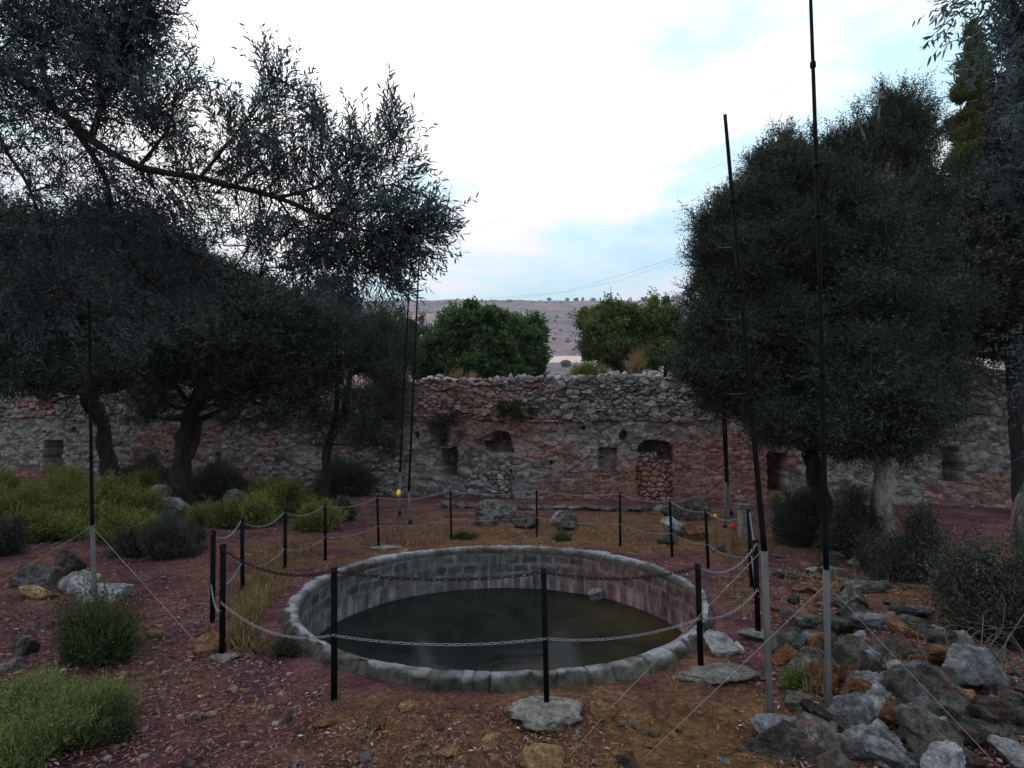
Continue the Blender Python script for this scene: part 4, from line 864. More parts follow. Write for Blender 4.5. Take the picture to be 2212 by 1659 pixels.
# ------------------------------------------------------------ litter and gravel
def scatter():
    r = np.random.default_rng(4)
    def pts(n, ymax, pw):
        y = 1.9 + (ymax - 1.9) * r.random(n) ** pw; x = (r.random(n) * 2 - 1) * (y * .98 + .3)
        k = np.hypot(x - PC[0], y - PC[1]) > 2.2; x, y = x[k], y[k]
        k = fbm(v3(x * 1.1, y * 1.1), 3, 33) + r.normal(size=len(x)) * .4 > -.35; return x[k], y[k]
    x, y = pts(130000, 12, 1.5); z = gz(x, y) + r.uniform(.002, .018, len(x)); P = np.c_[x, y, z]; n = len(P)
    d = unit(np.c_[r.normal(size=(n, 2)), r.normal(size=n) * .35]); q = unit(np.cross(d, unit(np.c_[r.normal(size=(n, 2)) * .45, np.ones(n)])))
    L = r.uniform(.007, .022, (n, 1)); W = L * r.uniform(.15, .4, (n, 1))
    V = np.stack([P - d * L, P + q * W + (0, 0, .003), P + d * L, P - q * W + (0, 0, .003)], 1).reshape(-1, 3)
    m, t, b = newmat('leaf_litter', .9, .15); g = N(t, 'ShaderNodeNewGeometry')
    c = ramp(t, g.outputs['Random Per Island'], [(0, (.06, .028, .03)), (.3, (.13, .06, .055)), (.6, (.15, .08, .07)), (.85, (.19, .11, .075)), (.965, (.24, .18, .17)), (1, (.42, .36, .35))])
    t.links.new(c, b.inputs['Base Color'])
    tag(mk('leaf_litter', V, [np.arange(n * 4).reshape(-1, 4)], m), 'fallen brown leaves and twigs strewn over the earth', 'leaf litter', kind='stuff')
    # gravel
    U, F = ICO[1]; x, y = pts(9000, 14, 1.25); n = len(x); sz = .006 + .022 * r.random(n) ** 3; 
    kk = (x > 1.6) | (r.random(n) < .8); x, y, sz = x[kk], y[kk], sz[kk]; n = len(x); z = gz(x, y) + sz * .15
    rad = 1 + r.uniform(-.3, .3, (n, len(U))); V = U[None] * rad[..., None] * (sz[:, None, None] * np.stack([r.uniform(.8, 1.6, n), r.uniform(.8, 1.6, n), r.uniform(.35, .8, n)], 1)[:, None]) + np.c_[x, y, z][:, None]
    F = (F[None] + (np.arange(n) * len(U))[:, None, None]).reshape(-1, 3)
    m, t, b = newmat('gravel', .9, .15); g = N(t, 'ShaderNodeNewGeometry')
    c = ramp(t, g.outputs['Random Per Island'], [(0, (.10, .05, .045)), (.35, (.20, .11, .085)), (.6, (.20, .12, .085)), (.8, (.14, .12, .12)), (1, (.24, .20, .20))])
    c = mixc(t, .7, c, ramp(t, noise(t, 60, 4, .7, 'World'), [(.3, (.5, .5, .5)), (.65, (1.3, 1.3, 1.3))]), 'MULTIPLY')
    t.links.new(c, b.inputs['Base Color'])
    tag(mk('gravel', V.reshape(-1, 3), [F], m), 'small stones and gravel scattered over the reddish earth', 'gravel', kind='stuff')
scatter()

# ------------------------------------------------------------ stones one can point at
R_ = [  # left outcrops and stray stones
 (95, 1245, 70, 55, M_rock, 'grey limestone outcrop stone at the left, left of the grey pole', 'boulder'),
 (150, 1225, 70, 50, M_rock, 'pitted limestone boulder just left of the left grey pole', 'boulder'),
 (170, 1260, 90, 45, M_rockpale, 'flat pale outcrop rock around the foot of the left grey pole', 'boulder'),
 (240, 1280, 80, 42, M_rockpale, 'pale limestone slab right of the left grey pole', 'boulder'),
 (80, 1282, 60, 30, M_ochre, 'ochre edged flat rock left of the left grey pole', 'rock'),
 (335, 1080, 60, 50, M_rockpale, 'pale boulder nearest the yellow-green bushes, left of a round one', 'boulder'),
 (370, 1100, 56, 50, M_rockpale, 'round pale boulder at the foot of the thick leaning olive', 'boulder'),
 (508, 1085, 50, 38, M_rockpale, 'pale boulder behind the two left-hand bushes', 'boulder'),
 (545, 1090, 50, 32, M_rock, 'grey boulder right beside a paler one left of the chain', 'boulder'),
 (345, 1373, 42, 24, M_ochre, 'single yellowish stone lying on the earth left of the posts', 'stone'),
 (455, 1395, 56, 40, M_rockred, 'brown slanted rock holding the cord at the foot of the left front post', 'rock'),
 (415, 1412, 26, 14, M_ochre, 'small ochre stone beside the brown slanted rock', 'stone'),
 (55, 1400, 60, 40, M_rock, 'cracked grey rock at the left edge below the outcrop', 'rock'),
 (25, 1440, 60, 30, M_rock, 'flat grey rock above the pale green corner bush', 'rock'),
 (100, 1350, 34, 18, M_rock, 'small grey stone left of the green shrub', 'stone'),
 # behind the basin
 (1085, 1105, 80, 44, M_rock, 'pointed grey boulder behind the basin, between two back posts', 'boulder'),
 (1050, 1125, 60, 26, M_rock, 'low grey rock at the left foot of the pointed boulder', 'rock'),
 (1140, 1130, 60, 30, M_rockdark, 'dark rock behind the middle back post', 'rock'),
 (1225, 1130, 40, 42, M_rock, 'grey boulder right of the middle back post', 'boulder'),
 (1205, 1122, 30, 30, M_rockpale, 'pale rock leaning on the boulder right of the middle back post', 'rock'),
 (1470, 1105, 90, 46, M_rockdark, 'dark boulder topped with scrub behind the right back posts', 'boulder'),
 (1455, 1145, 60, 36, M_rockpale, 'pale split rock behind the right back post', 'rock'),
 (1500, 1150, 46, 34, M_rockred, 'reddish rock right of the pale split rock', 'rock'),
 (1440, 1165, 36, 26, M_rock, 'small grey rock below the pale split rock', 'rock'),
 (1550, 1185, 36, 16, M_rock, 'flat grey stone right of the third right back post', 'stone'),
 (725, 1100, 34, 16, M_rock, 'grey stone at the foot of the dark bush behind the chain', 'stone'),
 (870, 1195, 50, 16, M_rockred, 'flat reddish stone behind the far left rim', 'stone'),
 # foreground
 (820, 1560, 36, 28, M_rockred, 'orange-brown block lying below the front rim, left side', 'stone'),
 (905, 1612, 30, 16, M_ochre, 'small ochre stone at the bottom, leftmost of three', 'stone'),
 (965, 1628, 40, 18, M_ochre, 'middle ochre stone of three at the bottom of the picture', 'stone'),
 (1060, 1605, 50, 26, M_ochre, 'rightmost of three ochre stones below the front rim', 'stone'),
 (1185, 1637, 84, 50, M_ochre, 'broad wedge-shaped ochre rock at the bottom, left of the two cords', 'rock'),
 (1307, 1540, 48, 34, M_ochre, 'ochre rock with a white chip right of the front post footing', 'rock'),
 (1355, 1645, 44, 32, M_rockdark, 'dark grey rock at the bottom edge where the right cord is tied', 'rock'),
 (700, 1565, 40, 14, M_rockred, 'flat brown stone below the left front post', 'stone'),
 (790, 1640, 26, 18, M_rock, 'small grey stone at the bottom below the orange-brown block', 'stone'),
 (640, 1650, 30, 14, M_rock, 'small pale stone at the very bottom left of the middle', 'stone'),
 (880, 1530, 34, 14, M_ochre, 'thin ochre flake near the foot of the front rim', 'stone'),
 (1555, 1395, 66, 44, M_white, 'whitish crumpled lump right of the right front post', 'rock'),
 (1590, 1400, 24, 24, M_white, 'small white chunk beside the whitish lump', 'stone'),
]
for (px, py, w_, h_, m_, lb, nm) in R_: pxrock(px, py, w_, h_, m_, lb, nm, nm, group=None)
P_ = [  # rubble heap on the right
 (2000, 1490, 160, 130, M_rock, 'largest grey boulder of the heap, right of the orange rock'),
 (2090, 1445, 125, 110, M_rockpale, 'pale flat-topped boulder behind the largest one'),
 (1865, 1503, 120, 56, M_rockred, 'long orange rock in the middle of the heap'),
 (1830, 1428, 115, 80, M_rockdark, 'dark rounded boulder above the long orange rock'),
 (1930, 1400, 100, 60, M_rockdark, 'dark hollowed boulder between round and flat-topped boulders'),
 (1740, 1445, 95, 66, M_rock, 'grey boulder left of the right-hand grey pole'),
 (1705, 1400, 70, 55, M_rock, 'grey rock at the left end of the heap by the leaning pole'),
 (1785, 1470, 60, 70, M_rockred, 'reddish slanting slab behind the right-hand grey pole'),
 (1690, 1610, 150, 80, M_rock, 'wide flat grey-red rock at the foot of the leaning pole'),
 (1760, 1600, 110, 62, M_rock, 'grey rock at the foot of the right-hand grey pole'),
 (1850, 1560, 90, 62, M_rock, 'round grey rock below the long orange rock'),
 (1900, 1620, 110, 72, M_rockpale, 'pale lower rock with a bluish top at the bottom of the heap'),
 (2010, 1600, 140, 85, M_rock, 'big grey-blue rock below the largest boulder'),
 (2110, 1590, 110, 70, M_rockdark, 'dark rock under the loop of blue twine'),
 (2180, 1560, 80, 60, M_rock, 'grey rock at the right edge above the bottom corner'),
 (1800, 1652, 90, 50, M_rock, 'grey rock on the bottom edge below the right-hand pole'),
 (1960, 1655, 90, 40, M_rockdark, 'dark stone on the bottom edge right of the middle of the heap'),
 (2080, 1650, 100, 50, M_rock, 'grey stone on the bottom edge crossed by the cord'),
 (2190, 1640, 80, 50, M_rockpale, 'pale bluish rock in the bottom right corner'),
 (1840, 1300, 85, 55, M_rock, 'grey rock right of where the cords meet the pole'),
 (1885, 1345, 90, 45, M_rockpale, 'bluish pale slab halfway up the heap'),
 (1860, 1268, 75, 36, M_rock, 'grey rock at the top of the heap behind the right-hand pole'),
 (1800, 1355, 70, 50, M_rockdark, 'dark rock just right of the right-hand grey pole'),
 (1960, 1350, 85, 50, M_rock, 'grey rock below the orange earth slope'),
 (2030, 1385, 80, 46, M_rockdark, 'dark rock above the pale flat-topped boulder'),
 (1745, 1345, 60, 44, M_rock, 'grey rock left of the dark one beside the right-hand pole'),
 (1740, 1272, 70, 26, M_rockred, 'long pinkish stone left of where the cords meet the pole'),
 (1760, 1395, 36, 44, M_rockred, 'orange upright stone behind the right-hand grey pole'),
 (1975, 1320, 60, 26, M_rockpale, 'pale flat stone lying on the orange earth slope'),
 (1920, 1225, 40, 18, M_ochre, 'ochre stone high on the orange slope near the thicket'),
 (2000, 1435, 50, 30, M_rockred, 'reddish stone wedged behind the largest boulder'),
 (1700, 1240, 44, 24, M_rock, 'small grey rock between the two tall poles'),
 (1735, 1520, 60, 38, M_rock, 'grey stone left of the round one by the right-hand pole'),
 (1800, 1240, 60, 34, M_rock, 'grey rock just right of the top of the grey pole section'),
]
for (px, py, w_, h_, m_, lb) in P_: pxrock(px, py, w_ * .86, h_ * .88, m_, lb + ' of the rubble' if len(lb.split()) < 9 else lb, 'rubble_rock', 'rock', group='rocks of the rubble heap', deep=.95)
def place(px, py, marks): return min(marks, key=lambda m: (m[0] - px) ** 2 + (m[1] - py) ** 2)[2]
def heap():
    HM = [(1665, 1600, 'at the foot of the leaning pole'), (1700, 1440, 'between the leaning pole and the right-hand pole'), (1790, 1545, 'at the foot of the right-hand pole'), (1720, 1270, 'at its top end left of the right-hand pole'), (1850, 1250, 'at its top end right of the right-hand pole'), (1830, 1340, 'right of the pole where the cords fan out'), (1860, 1470, 'around the long orange rock'), (1960, 1380, 'below the orange earth slope'), (2000, 1500, 'against the largest boulder'), (2090, 1430, 'beside the pale flat-topped boulder'), (1880, 1640, 'at its bottom edge left of the crossing cord'), (2060, 1560, 'under the blue twine loop'), (2080, 1650, 'at the bottom edge under the crossing cord'), (2200, 1600, 'in the bottom right corner'), (2180, 1480, 'at the right edge under the bare twigs')]
    r = random.Random(12); n = 0
    mats = [M_rock, M_rockdark, M_rockpale, M_rockred]
    lab = {'limestone': 'small grey stone filling the gaps of the rubble heap', 'mossy_limestone': 'small dark stone filling the gaps of the rubble heap', 'pale_limestone': 'small pale stone filling the gaps of the rubble heap', 'rusty_limestone': 'small reddish stone filling the gaps of the rubble heap'}
    for _ in range(900):
        px, py = r.uniform(1650, 2212), 1205 + 454 * r.random() ** 1.25
        lo = 1700 + max(0, (1300 - py)) * .8 - max(0, py - 1450) * .2; hi = 1880 + (py - 1230) * 1.6
        if not (lo < px < hi): continue
        g = onground(px, py); s = r.choice([r.uniform(.03, .07), r.uniform(.06, .12)]) * (.75 if px < 1760 and py < 1330 else 1)
        m_ = r.choice(mats)
        rockobj('rubble_stone', r.randrange(14), m_, (g[0], g[1], g[2] + s * .3), (s * r.uniform(.9, 1.5), s * r.uniform(.8, 1.2), s * r.uniform(.6, .9)), r.uniform(0, 6), lab[m_.name].replace('filling the gaps of the rubble heap', 'of the rubble heap ' + place(px, py, HM)), 'stone', 'small ' + m_.name.replace('_', ' ') + ' stones in the rubble heap', .5)
        n += 1
        if n > 150: break
    lab2 = {'limestone': 'small grey stone lying on the bare slope right of the basin', 'ochre_stone': 'small ochre stone lying on the bare slope right of the basin', 'rusty_limestone': 'small rusty stone lying on the bare slope right of the basin'}
    for _ in range(70):
        px, py = r.uniform(1560, 2000), r.uniform(1190, 1420)
        g = onground(px, py); s = r.uniform(.02, .055); m_ = r.choice([M_ochre, M_rockred, M_rock])
        if math.hypot(g[0] - PC[0], g[1] - PC[1]) < 2.35: continue
        rockobj('slope_stone', r.randrange(14), m_, (g[0], g[1], g[2] + s * .2), (s * 1.3, s, s * .55), r.uniform(0, 6), lab2[m_.name].replace('right of the basin', place(px, py, [(1580, 1220, 'behind the right side posts'), (1600, 1330, 'beside the cistern rim and right side post'), (1700, 1230, 'between the two tall poles'), (1700, 1380, 'between the tall poles lower down'), (1850, 1230, 'below the thickets'), (1950, 1300, 'on its orange part'), (1900, 1400, 'above the big boulders')])), 'stone', 'small ' + m_.name.replace('_', ' ') + 's on the right slope', .3)
    lab3 = {'limestone': 'small grey stone lying on the litter in the foreground', 'ochre_stone': 'small ochre stone lying on the litter in the foreground'}
    for _ in range(60):
        px, py = r.uniform(0, 1650), r.uniform(1450, 1655)
        g = onground(px, py); s = r.uniform(.012, .03); m_ = r.choice([M_ochre, M_rock])
        if math.hypot(g[0] - PC[0], g[1] - PC[1]) < 2.35: continue
        rockobj('litter_stone', r.randrange(14), m_, (g[0], g[1], g[2] + s * .2), (s * 1.4, s, s * .6), r.uniform(0, 6), lab3[m_.name].replace('in the foreground', place(px, py, [(100, 1480, 'beside the green corner bush'), (350, 1480, 'left below the left front posts'), (350, 1620, 'right of the corner bush at the bottom'), (600, 1500, 'in front of the left rim'), (620, 1640, 'at the bottom left of the middle'), (850, 1520, 'between the two nearest posts'), (880, 1640, 'near the row of ochre stones'), (1150, 1600, 'below the broad concrete footing'), (1330, 1500, 'right of the broad footing'), (1450, 1620, 'between the two crossing cords'), (1580, 1540, 'left of the leaning pole foot')])), 'stone', 'small ' + m_.name.replace('_', ' ') + 's in the foreground', .3)
heap()
# low line of stones at the foot of the wall
def kerb():
    mb = MB(); r = np.random.default_rng(8); px = 965
    t0 = None
    base = at(1200, 1075, 12.6)
    while px < 1445:
        w_ = r.uniform(22, 46); k = 13.2 / FPX; V, F = rockgeo(int(r.integers(1e5)), 3, 10, .07)
        c = at(px, 1074, 13.2); z = g1(c[0], c[1]); tn = r.uniform(.05, .13)
        mb.add(V * (w_ * k * .62, .16, r.uniform(.05, .11)) + (c[0], c[1] + r.uniform(-.08, .08), z + .05), F, col=(tn * 1.1, tn * .95, tn * .95)); px += w_ * .95
    m, t, b = newmat('kerb_stone', .93, .12); at_ = N(t, 'ShaderNodeVertexColor', layer_name='Col'); n1 = noise(t, 9, 8, .7, 'World')
    t.links.new(mixc(t, 1, at_.outputs[0], ramp(t, n1, [(.3, (.45, .45, .45)), (.65, (1.3, 1.3, 1.3))]), 'MULTIPLY'), b.inputs['Base Color']); bump(t, b, n1, .7, .03)
    tag(mb.build('stone_kerb', m, None, True), 'low row of stones along the foot of the ruined wall', 'kerb')
kerb()

# ------------------------------------------------------------ fence posts, chains
POSTS = [  # px, base y, top px, top y, radius, label
 (722, 1512, 722, 1228, 'left one of the two nearest posts, in front of the cistern rim'),
 (1181, 1525, 1174, 1230, 'middle front post standing on a broad concrete footing'),
 (1514, 1447, 1507, 1220, 'right front post standing on a thin concrete footing'),
 (1638, 1372, 1631, 1170, 'right side post on a round pale footing, beside the leaning pole'),
 (1624, 1270, 1617, 1103, 'right rear side post where the pale chain turns back'),
 (1530, 1228, 1524, 1102, 'rightmost post of the back row'),
 (1452, 1203, 1447, 1080, 'second post from the right in the back row'),
 (1340, 1180, 1339, 1065, 'back row post below the rectangular niche'),
 (1160, 1160, 1159, 1057, 'middle back row post, right of the pointed boulder'),
 (975, 1165, 973, 1058, 'back row post just left of the centre, below the dark doorway'),
 (818, 1180, 815, 1073, 'back row post left of the twin thin poles'),
 (703, 1210, 702, 1090, 'second back left post from the yellow marker'),
 (616, 1243, 616, 1104, 'left rear post in front of the yellow-green bushes'),
 (524, 1285, 523, 1122, 'left rear post with dry grass at its foot'),
 (459, 1344, 461, 1148, 'leftmost post of the fence, beside the dark bush'),
 (480, 1420, 482, 1178, 'left front post beside the brown slanted rock'),
]
PB, PT = [], []
for i, (bx, by, tx, ty, lb) in enumerate(POSTS):
    b_ = onground(bx, by); t_ = at(tx, ty, b_[1])
    o = thing('fence_post', 'dark iron fence post, ' + lb if len(lb.split()) < 12 else 'dark post, ' + lb, 'post', tuple(b_), 'dark iron posts ringing the cistern')
    mb = MB(); rr = .0155
    d = unit(t_ - b_); X = np.array([1, 0, 0.]); Yv = unit(np.cross(d, X)); 
    # angle-iron / square tube post with a slightly proud cap
    def sq(p, h): return [p + X * h + Yv * h, p - X * h + Yv * h, p - X * h - Yv * h, p + X * h - Yv * h]
    V = sq(b_ - d * .05, rr) + sq(t_, rr); F4 = [(0, 1, 5, 4), (1, 2, 6, 5), (2, 3, 7, 6), (3, 0, 4, 7), (4, 5, 6, 7), (3, 2, 1, 0)]
    mb.add(V, F4); mb.build('upright', M_post, o)
    mb = MB(); V = sq(t_ + d * .001, rr * 1.18) + sq(t_ + d * .008, rr * 1.12); mb.add(V, F4); mb.build('cap', M_rust if i < 3 else M_post, o)
    mb = MB()
    for hgt in (.985, .5):
        c = b_ * (1 - hgt) + t_ * hgt - Yv * 0; q = np.linspace(0, 2 * np.pi, 11)
        P = c + np.array([(math.cos(a_) * .014, -.028 + 0 * a_, math.sin(a_) * .014) for a_ in q]); tube(mb, P, .0028, 5, cap=False)
    mb.build('chain_ring', M_rust, o)
    PB.append(b_); PT.append(t_)
PB, PT = np.array(PB), np.array(PT)
def link_chain(mb, P, pitch=.034, wire=.0023, wid=.0105):
    P = np.asarray(P); seg = np.linalg.norm(np.diff(P, axis=0), axis=1); cum = np.r_[0, np.cumsum(seg)]; n = max(2, int(cum[-1] / pitch))
    ts = (np.arange(n) + .5) / n * cum[-1]
    C = np.stack([np.interp(ts, cum, P[:, k]) for k in range(3)], 1)
    C2 = np.stack([np.interp(ts + pitch * .4, cum, P[:, k]) for k in range(3)], 1); C1 = np.stack([np.interp(ts - pitch * .4, cum, P[:, k]) for k in range(3)], 1)
    T = unit(C2 - C1); A = unit(np.cross(T, [0.13, .3, 1.])); B = np.cross(T, A)
    a = np.linspace(0, 2 * np.pi, 10, endpoint=False); hl = pitch * .62
    xs = np.cos(a); ys = np.sin(a)
    lx = np.sign(xs) * np.abs(xs) ** .7 * hl; ly = ys * wid * .72
    c4 = np.array([(1, 0), (0, 1), (-1, 0), (0, -1)]) * wire
    nrm = np.stack([xs, ys], 1)
    for par_ in (0, 1):
        sel = np.arange(par_, n, 2); ca, sa = (.85, .53) if par_ else (-.53, .85)
        U = A[sel] * ca + B[sel] * sa; W = -A[sel] * sa + B[sel] * ca
        c0 = C[sel][:, None, None] + T[sel][:, None, None] * (lx[:, None] + nrm[:, 0:1] * c4[None, :, 0])[None, ..., None] \
            + U[:, None, None] * (ly[:, None] + nrm[:, 1:2] * c4[None, :, 0])[None, ..., None] + W[:, None, None] * np.broadcast_to(c4[None, :, 1], (10, 4))[None, ..., None]
        V = c0.reshape(-1, 3); i = np.arange(10)[:, None] * 4; i2 = ((np.arange(10) + 1) % 10)[:, None] * 4; j = np.arange(4)[None]; j2 = (j + 1) % 4
        F = np.stack([i + j, i + j2, i2 + j2, i2 + j], -1).reshape(-1, 4)
        F = (F[None] + (np.arange(len(sel)) * 40)[:, None, None]).reshape(-1, 4); mb.add(V, F)
def span(a, b, sag, n=20):
    t = np.linspace(0, 1, n)[:, None]; return a * (1 - t) + b * t - np.array([0, 0, 1]) * (4 * sag * t * (1 - t))
fw = np.array([0, -.028, 0])
T = lambda i, h=.985: PB[i] * (1 - h) + PT[i] * h + fw
mb = MB()
for a, b, sg in ((15, 0, .09), (0, 1, .045), (1, 2, .055)): link_chain(mb, span(T(a), T(b), sg), wire=.0034, wid=.013)
tag(mb.build('rusty_chain', M_rust, None, True), 'rusty dark chain strung along the tops of the front posts', 'chain')
mb = MB()
for a, b, sg in ((2, 3, .11), (3, 4, .10), (4, 5, .10), (5, 6, .06), (6, 7, .05), (7, 8, .05), (8, 9, .07), (9, 10, .07), (10, 11, .07), (11, 12, .08), (12, 13, .11), (13, 14, .10)): link_chain(mb, span(T(a), T(b), sg))
tag(mb.build('steel_chain', M_galv, None, True), 'pale steel chain hanging between the tops of the side and back posts', 'chain')
mb = MB()
for a, b, sg in ((15, 0, .10), (0, 1, .045), (1, 2, .055), (2, 3, .07)): link_chain(mb, span(T(a, .50), T(b, .50), sg))
tag(mb.build('steel_chain', M_galv, None, True), 'pale lower chain hanging half way up the front posts', 'chain')
mb = MB()
for a, b, sg in ((3, 4, .08), (4, 5, .07), (5, 6, .04), (6, 7, .05), (7, 8, .04), (8, 9, .04), (9, 10, .05), (10, 11, .06), (11, 12, .08), (12, 13, .10), (13, 14, .10), (14, 15, .07)): link_chain(mb, span(T(a, .42), T(b, .42), sg), wire=.0022, wid=.009)
tag(mb.build('steel_chain', M_galv, None, True), 'thin lower chain hanging half way up the back posts', 'chain')
# concrete footings
def footing(px, py, wpx, hpx, label, seed):
    g = onground(px, py); k = g[1] / FPX; V, F = rockgeo(seed, 4, 9, .14)
    W = wpx * k * .52; D = hpx * k * 1.45
    V = V * (W, D, .045); V[:, 2] = np.minimum(V[:, 2], .022 + .006 * fbm(V * (9, 9, 1), 2, seed)); r = fbm(np.c_[V[:, :2] * 5, V[:, 0] * 0], 3, seed)
    V[:, :2] *= (1 + .16 * r)[:, None]
    o = mk('concrete_footing', V, [F], M_conc, None, True); o.location = (g[0], g[1], g[2] + .012); tag(o, label, 'footing', 'concrete footings under the posts')
footing(1172, 1530, 150, 48, 'broad rough concrete footing under the middle front post', 1)
footing(1535, 1455, 140, 30, 'flat pointed concrete footing under the right front post', 2)
footing(1645, 1378, 84, 20, 'round pale concrete footing by the leaning pole', 3)
footing(828, 1186, 60, 12, 'small pinkish concrete footing under the back post left of the twin poles', 4)
footing(480, 1424, 60, 10, 'small flat concrete footing under the left front post', 5)

# ------------------------------------------------------------ net poles and their cords
def pole(label, pb, split, top, Y, r0, ferr=(), foot=True, group='tall poles for the bird nets', bend=0):
    """pb, split, top: picture points of foot, end of the grey section and tip"""
    b_ = at(*pb, Y); s_ = at(*split, Y); t_ = at(*top, Y); o = thing('net_pole', label, 'pole', tuple(b_), group)
    mb = MB(); tube(mb, [b_ - (0, 0, .06), b_, s_], r0, 12); mb.build('lower_tube', M_grey, o, True)
    mid = (s_ + t_) / 2 + np.array([bend, 0, 0]); P = spline([s_, mid, t_], 12)
    mb = MB(); tube(mb, P, np.linspace(r0 * .88, r0 * .55, len(P)), 10); mb.build('upper_rod', M_pole, o, True)
    if foot:
        mb = MB(); tube(mb, [b_ - (0, 0, .02), b_ + unit(s_ - b_) * .06], r0 * 1.25, 12); mb.build('foot_cap', M_pole, o, True)
    for f in ferr:
        k = int(f * (len(P) - 1)); mb = MB(); tube(mb, [P[k] - (0, 0, .012), P[k] + (0, 0, .02)], r0 * .98, 10); mb.build('joint', M_pole, o, True)
    return o
YA = onground(1665, 1580)[1]; YB = onground(1790, 1560)[1]; YL = onground(207, 1345)[1]
pole('black pole leaning left with grey lower tube, tip free against the sky', (1665, 1583), (1651, 1190), (1566, 248), YA, .0185, (.35, .62, .82))
pole('tallest black pole running out of the top of the picture, grey tube among the boulders', (1790, 1560), (1785, 1230), (1747, -120), YB, .0175, (.3, .55, .66, .8, .93), foot=False, bend=.01)
pole('black pole at the left with grey lower tube behind a green shrub', (207, 1345), (199, 1135), (192, 640), YL, .019, (.3, .6))
for lb, pb, sp_, tp, Y in (('left one of the twin thin poles left of the middle', (863, 1110), (864, 1020), (885, 590), 11.6), ('right one of the twin thin poles left of the middle, on long grey foot', (886, 1130), (883, 1062), (907, 520), 10.8),
                           ('left one of the twin thin poles below the right olive', (1566, 1142), (1569, 1042), (1546, 590), 10.2), ('right one of the twin thin poles below the right olive', (1580, 1110), (1572, 1050), (1559, 598), 11.4)):
    b_ = at(*pb, Y); b_[2] = min(b_[2], g1(b_[0], b_[1])); pole(lb, pb, sp_, tp, Y, .027, (.3, .6))
def cord(label, pts, mat=M_cord, r=.0018, name='guy_cord', cat='cord', sag=0, group=None):
    mb = MB(); P = np.array(pts, float)
    if len(P) == 2: P = span(P[0], P[1], sag, 12)
    tube(mb, P, r, 5); tag(mb.build(name, mat, None, True), label, cat, group)
G = lambda px, py: onground(px, py) + (0, 0, .01)
cord('pale cord from the leaning pole down to the earth at the bottom, nearer the middle', [at(1650, 1185, YA), G(1308, 1545), G(1230, 1638)], r=.0014)
cord('pale cord from the tallest pole down leftwards to the dark rock', [at(1785, 1262, YB), G(1385, 1648)], r=.0014)
cord('pale cord from the tallest pole down rightwards over the boulders', [at(1786, 1262, YB), at(2165, 1665, 2.75)], r=.0014)
cord('short pale cord from the tallest pole back to the stones behind it', [at(1785, 1262, YB), G(1728, 1240)], r=.0014)
cord('pale cord from the left pole down leftwards out of the picture', [at(199, 1137, YL), at(-40, 1282, YL - .5)])
cord('pale cord from the left pole down rightwards to the brown slanted rock', [at(200, 1139, YL), G(432, 1400)])
cord('thin cord from the left twin pole down to the earth by the dark bush', [at(865, 1030, 11.6), G(768, 1105)], r=.003)
cord('thin cord from the right twin pole down to the earth behind the chain', [at(883, 1050, 10.8), G(850, 1075 + 20)], r=.003)
cord('thin cord from the poles below the right olive down leftwards', [at(1567, 1045, 10.2), G(1520, 1095)], r=.003)
for k, (ya, yb) in enumerate(((533, 530), (687, 685), (850, 845), (1012, 1010))):
    pa = at(1587 + (ya - 533) * .078, ya, YA); pb = at(1545 + (yb - 530) * .045, yb, 10.2)
    cord(['top', 'second', 'third', 'lowest'][k] + ' black net line between the leaning pole and the pole behind it', [pa, pb], M_black, .0035, 'net_line', 'line', .02)
cord('upper faint net line crossing the sky from the twin poles to the tallest pole', [at(907, 525, 10.8), at(1120, 466, 9), at(1340, 428, 7), at(1755, 290, YB)], M_cord, .0007, 'net_line', 'line')
cord('lower faint net line crossing the sky above the hill to the tallest pole', [at(890, 660, 10.8), at(1220, 630, 8), at(1350, 592, 6.5), at(1490, 547, 5), at(1762, 440, YB)], M_black, .0010, 'net_line', 'line')
cord('sagging second strand of the faint net line above the hill', [at(890, 668, 10.8), at(1220, 632, 8), at(1340, 606, 6.6), at(1480, 556, 5), at(1763, 470, YB)], M_black, .0009, 'net_line', 'line')
lp = [G(1985, 1535)]; cen = at(2075, 1560, 3.15)
cord('loop of thin blue twine lying over the boulders', spline([at(1985, 1528, 3.25), at(2040, 1532, 3.2), at(2100, 1548, 3.1), at(2140, 1575, 3.05), at(2146, 1598, 3.0), at(2120, 1570, 3.08), at(2050, 1545, 3.15), at(1950, 1540, 3.25)], 8), M_blue, .0018, 'twine', 'twine')
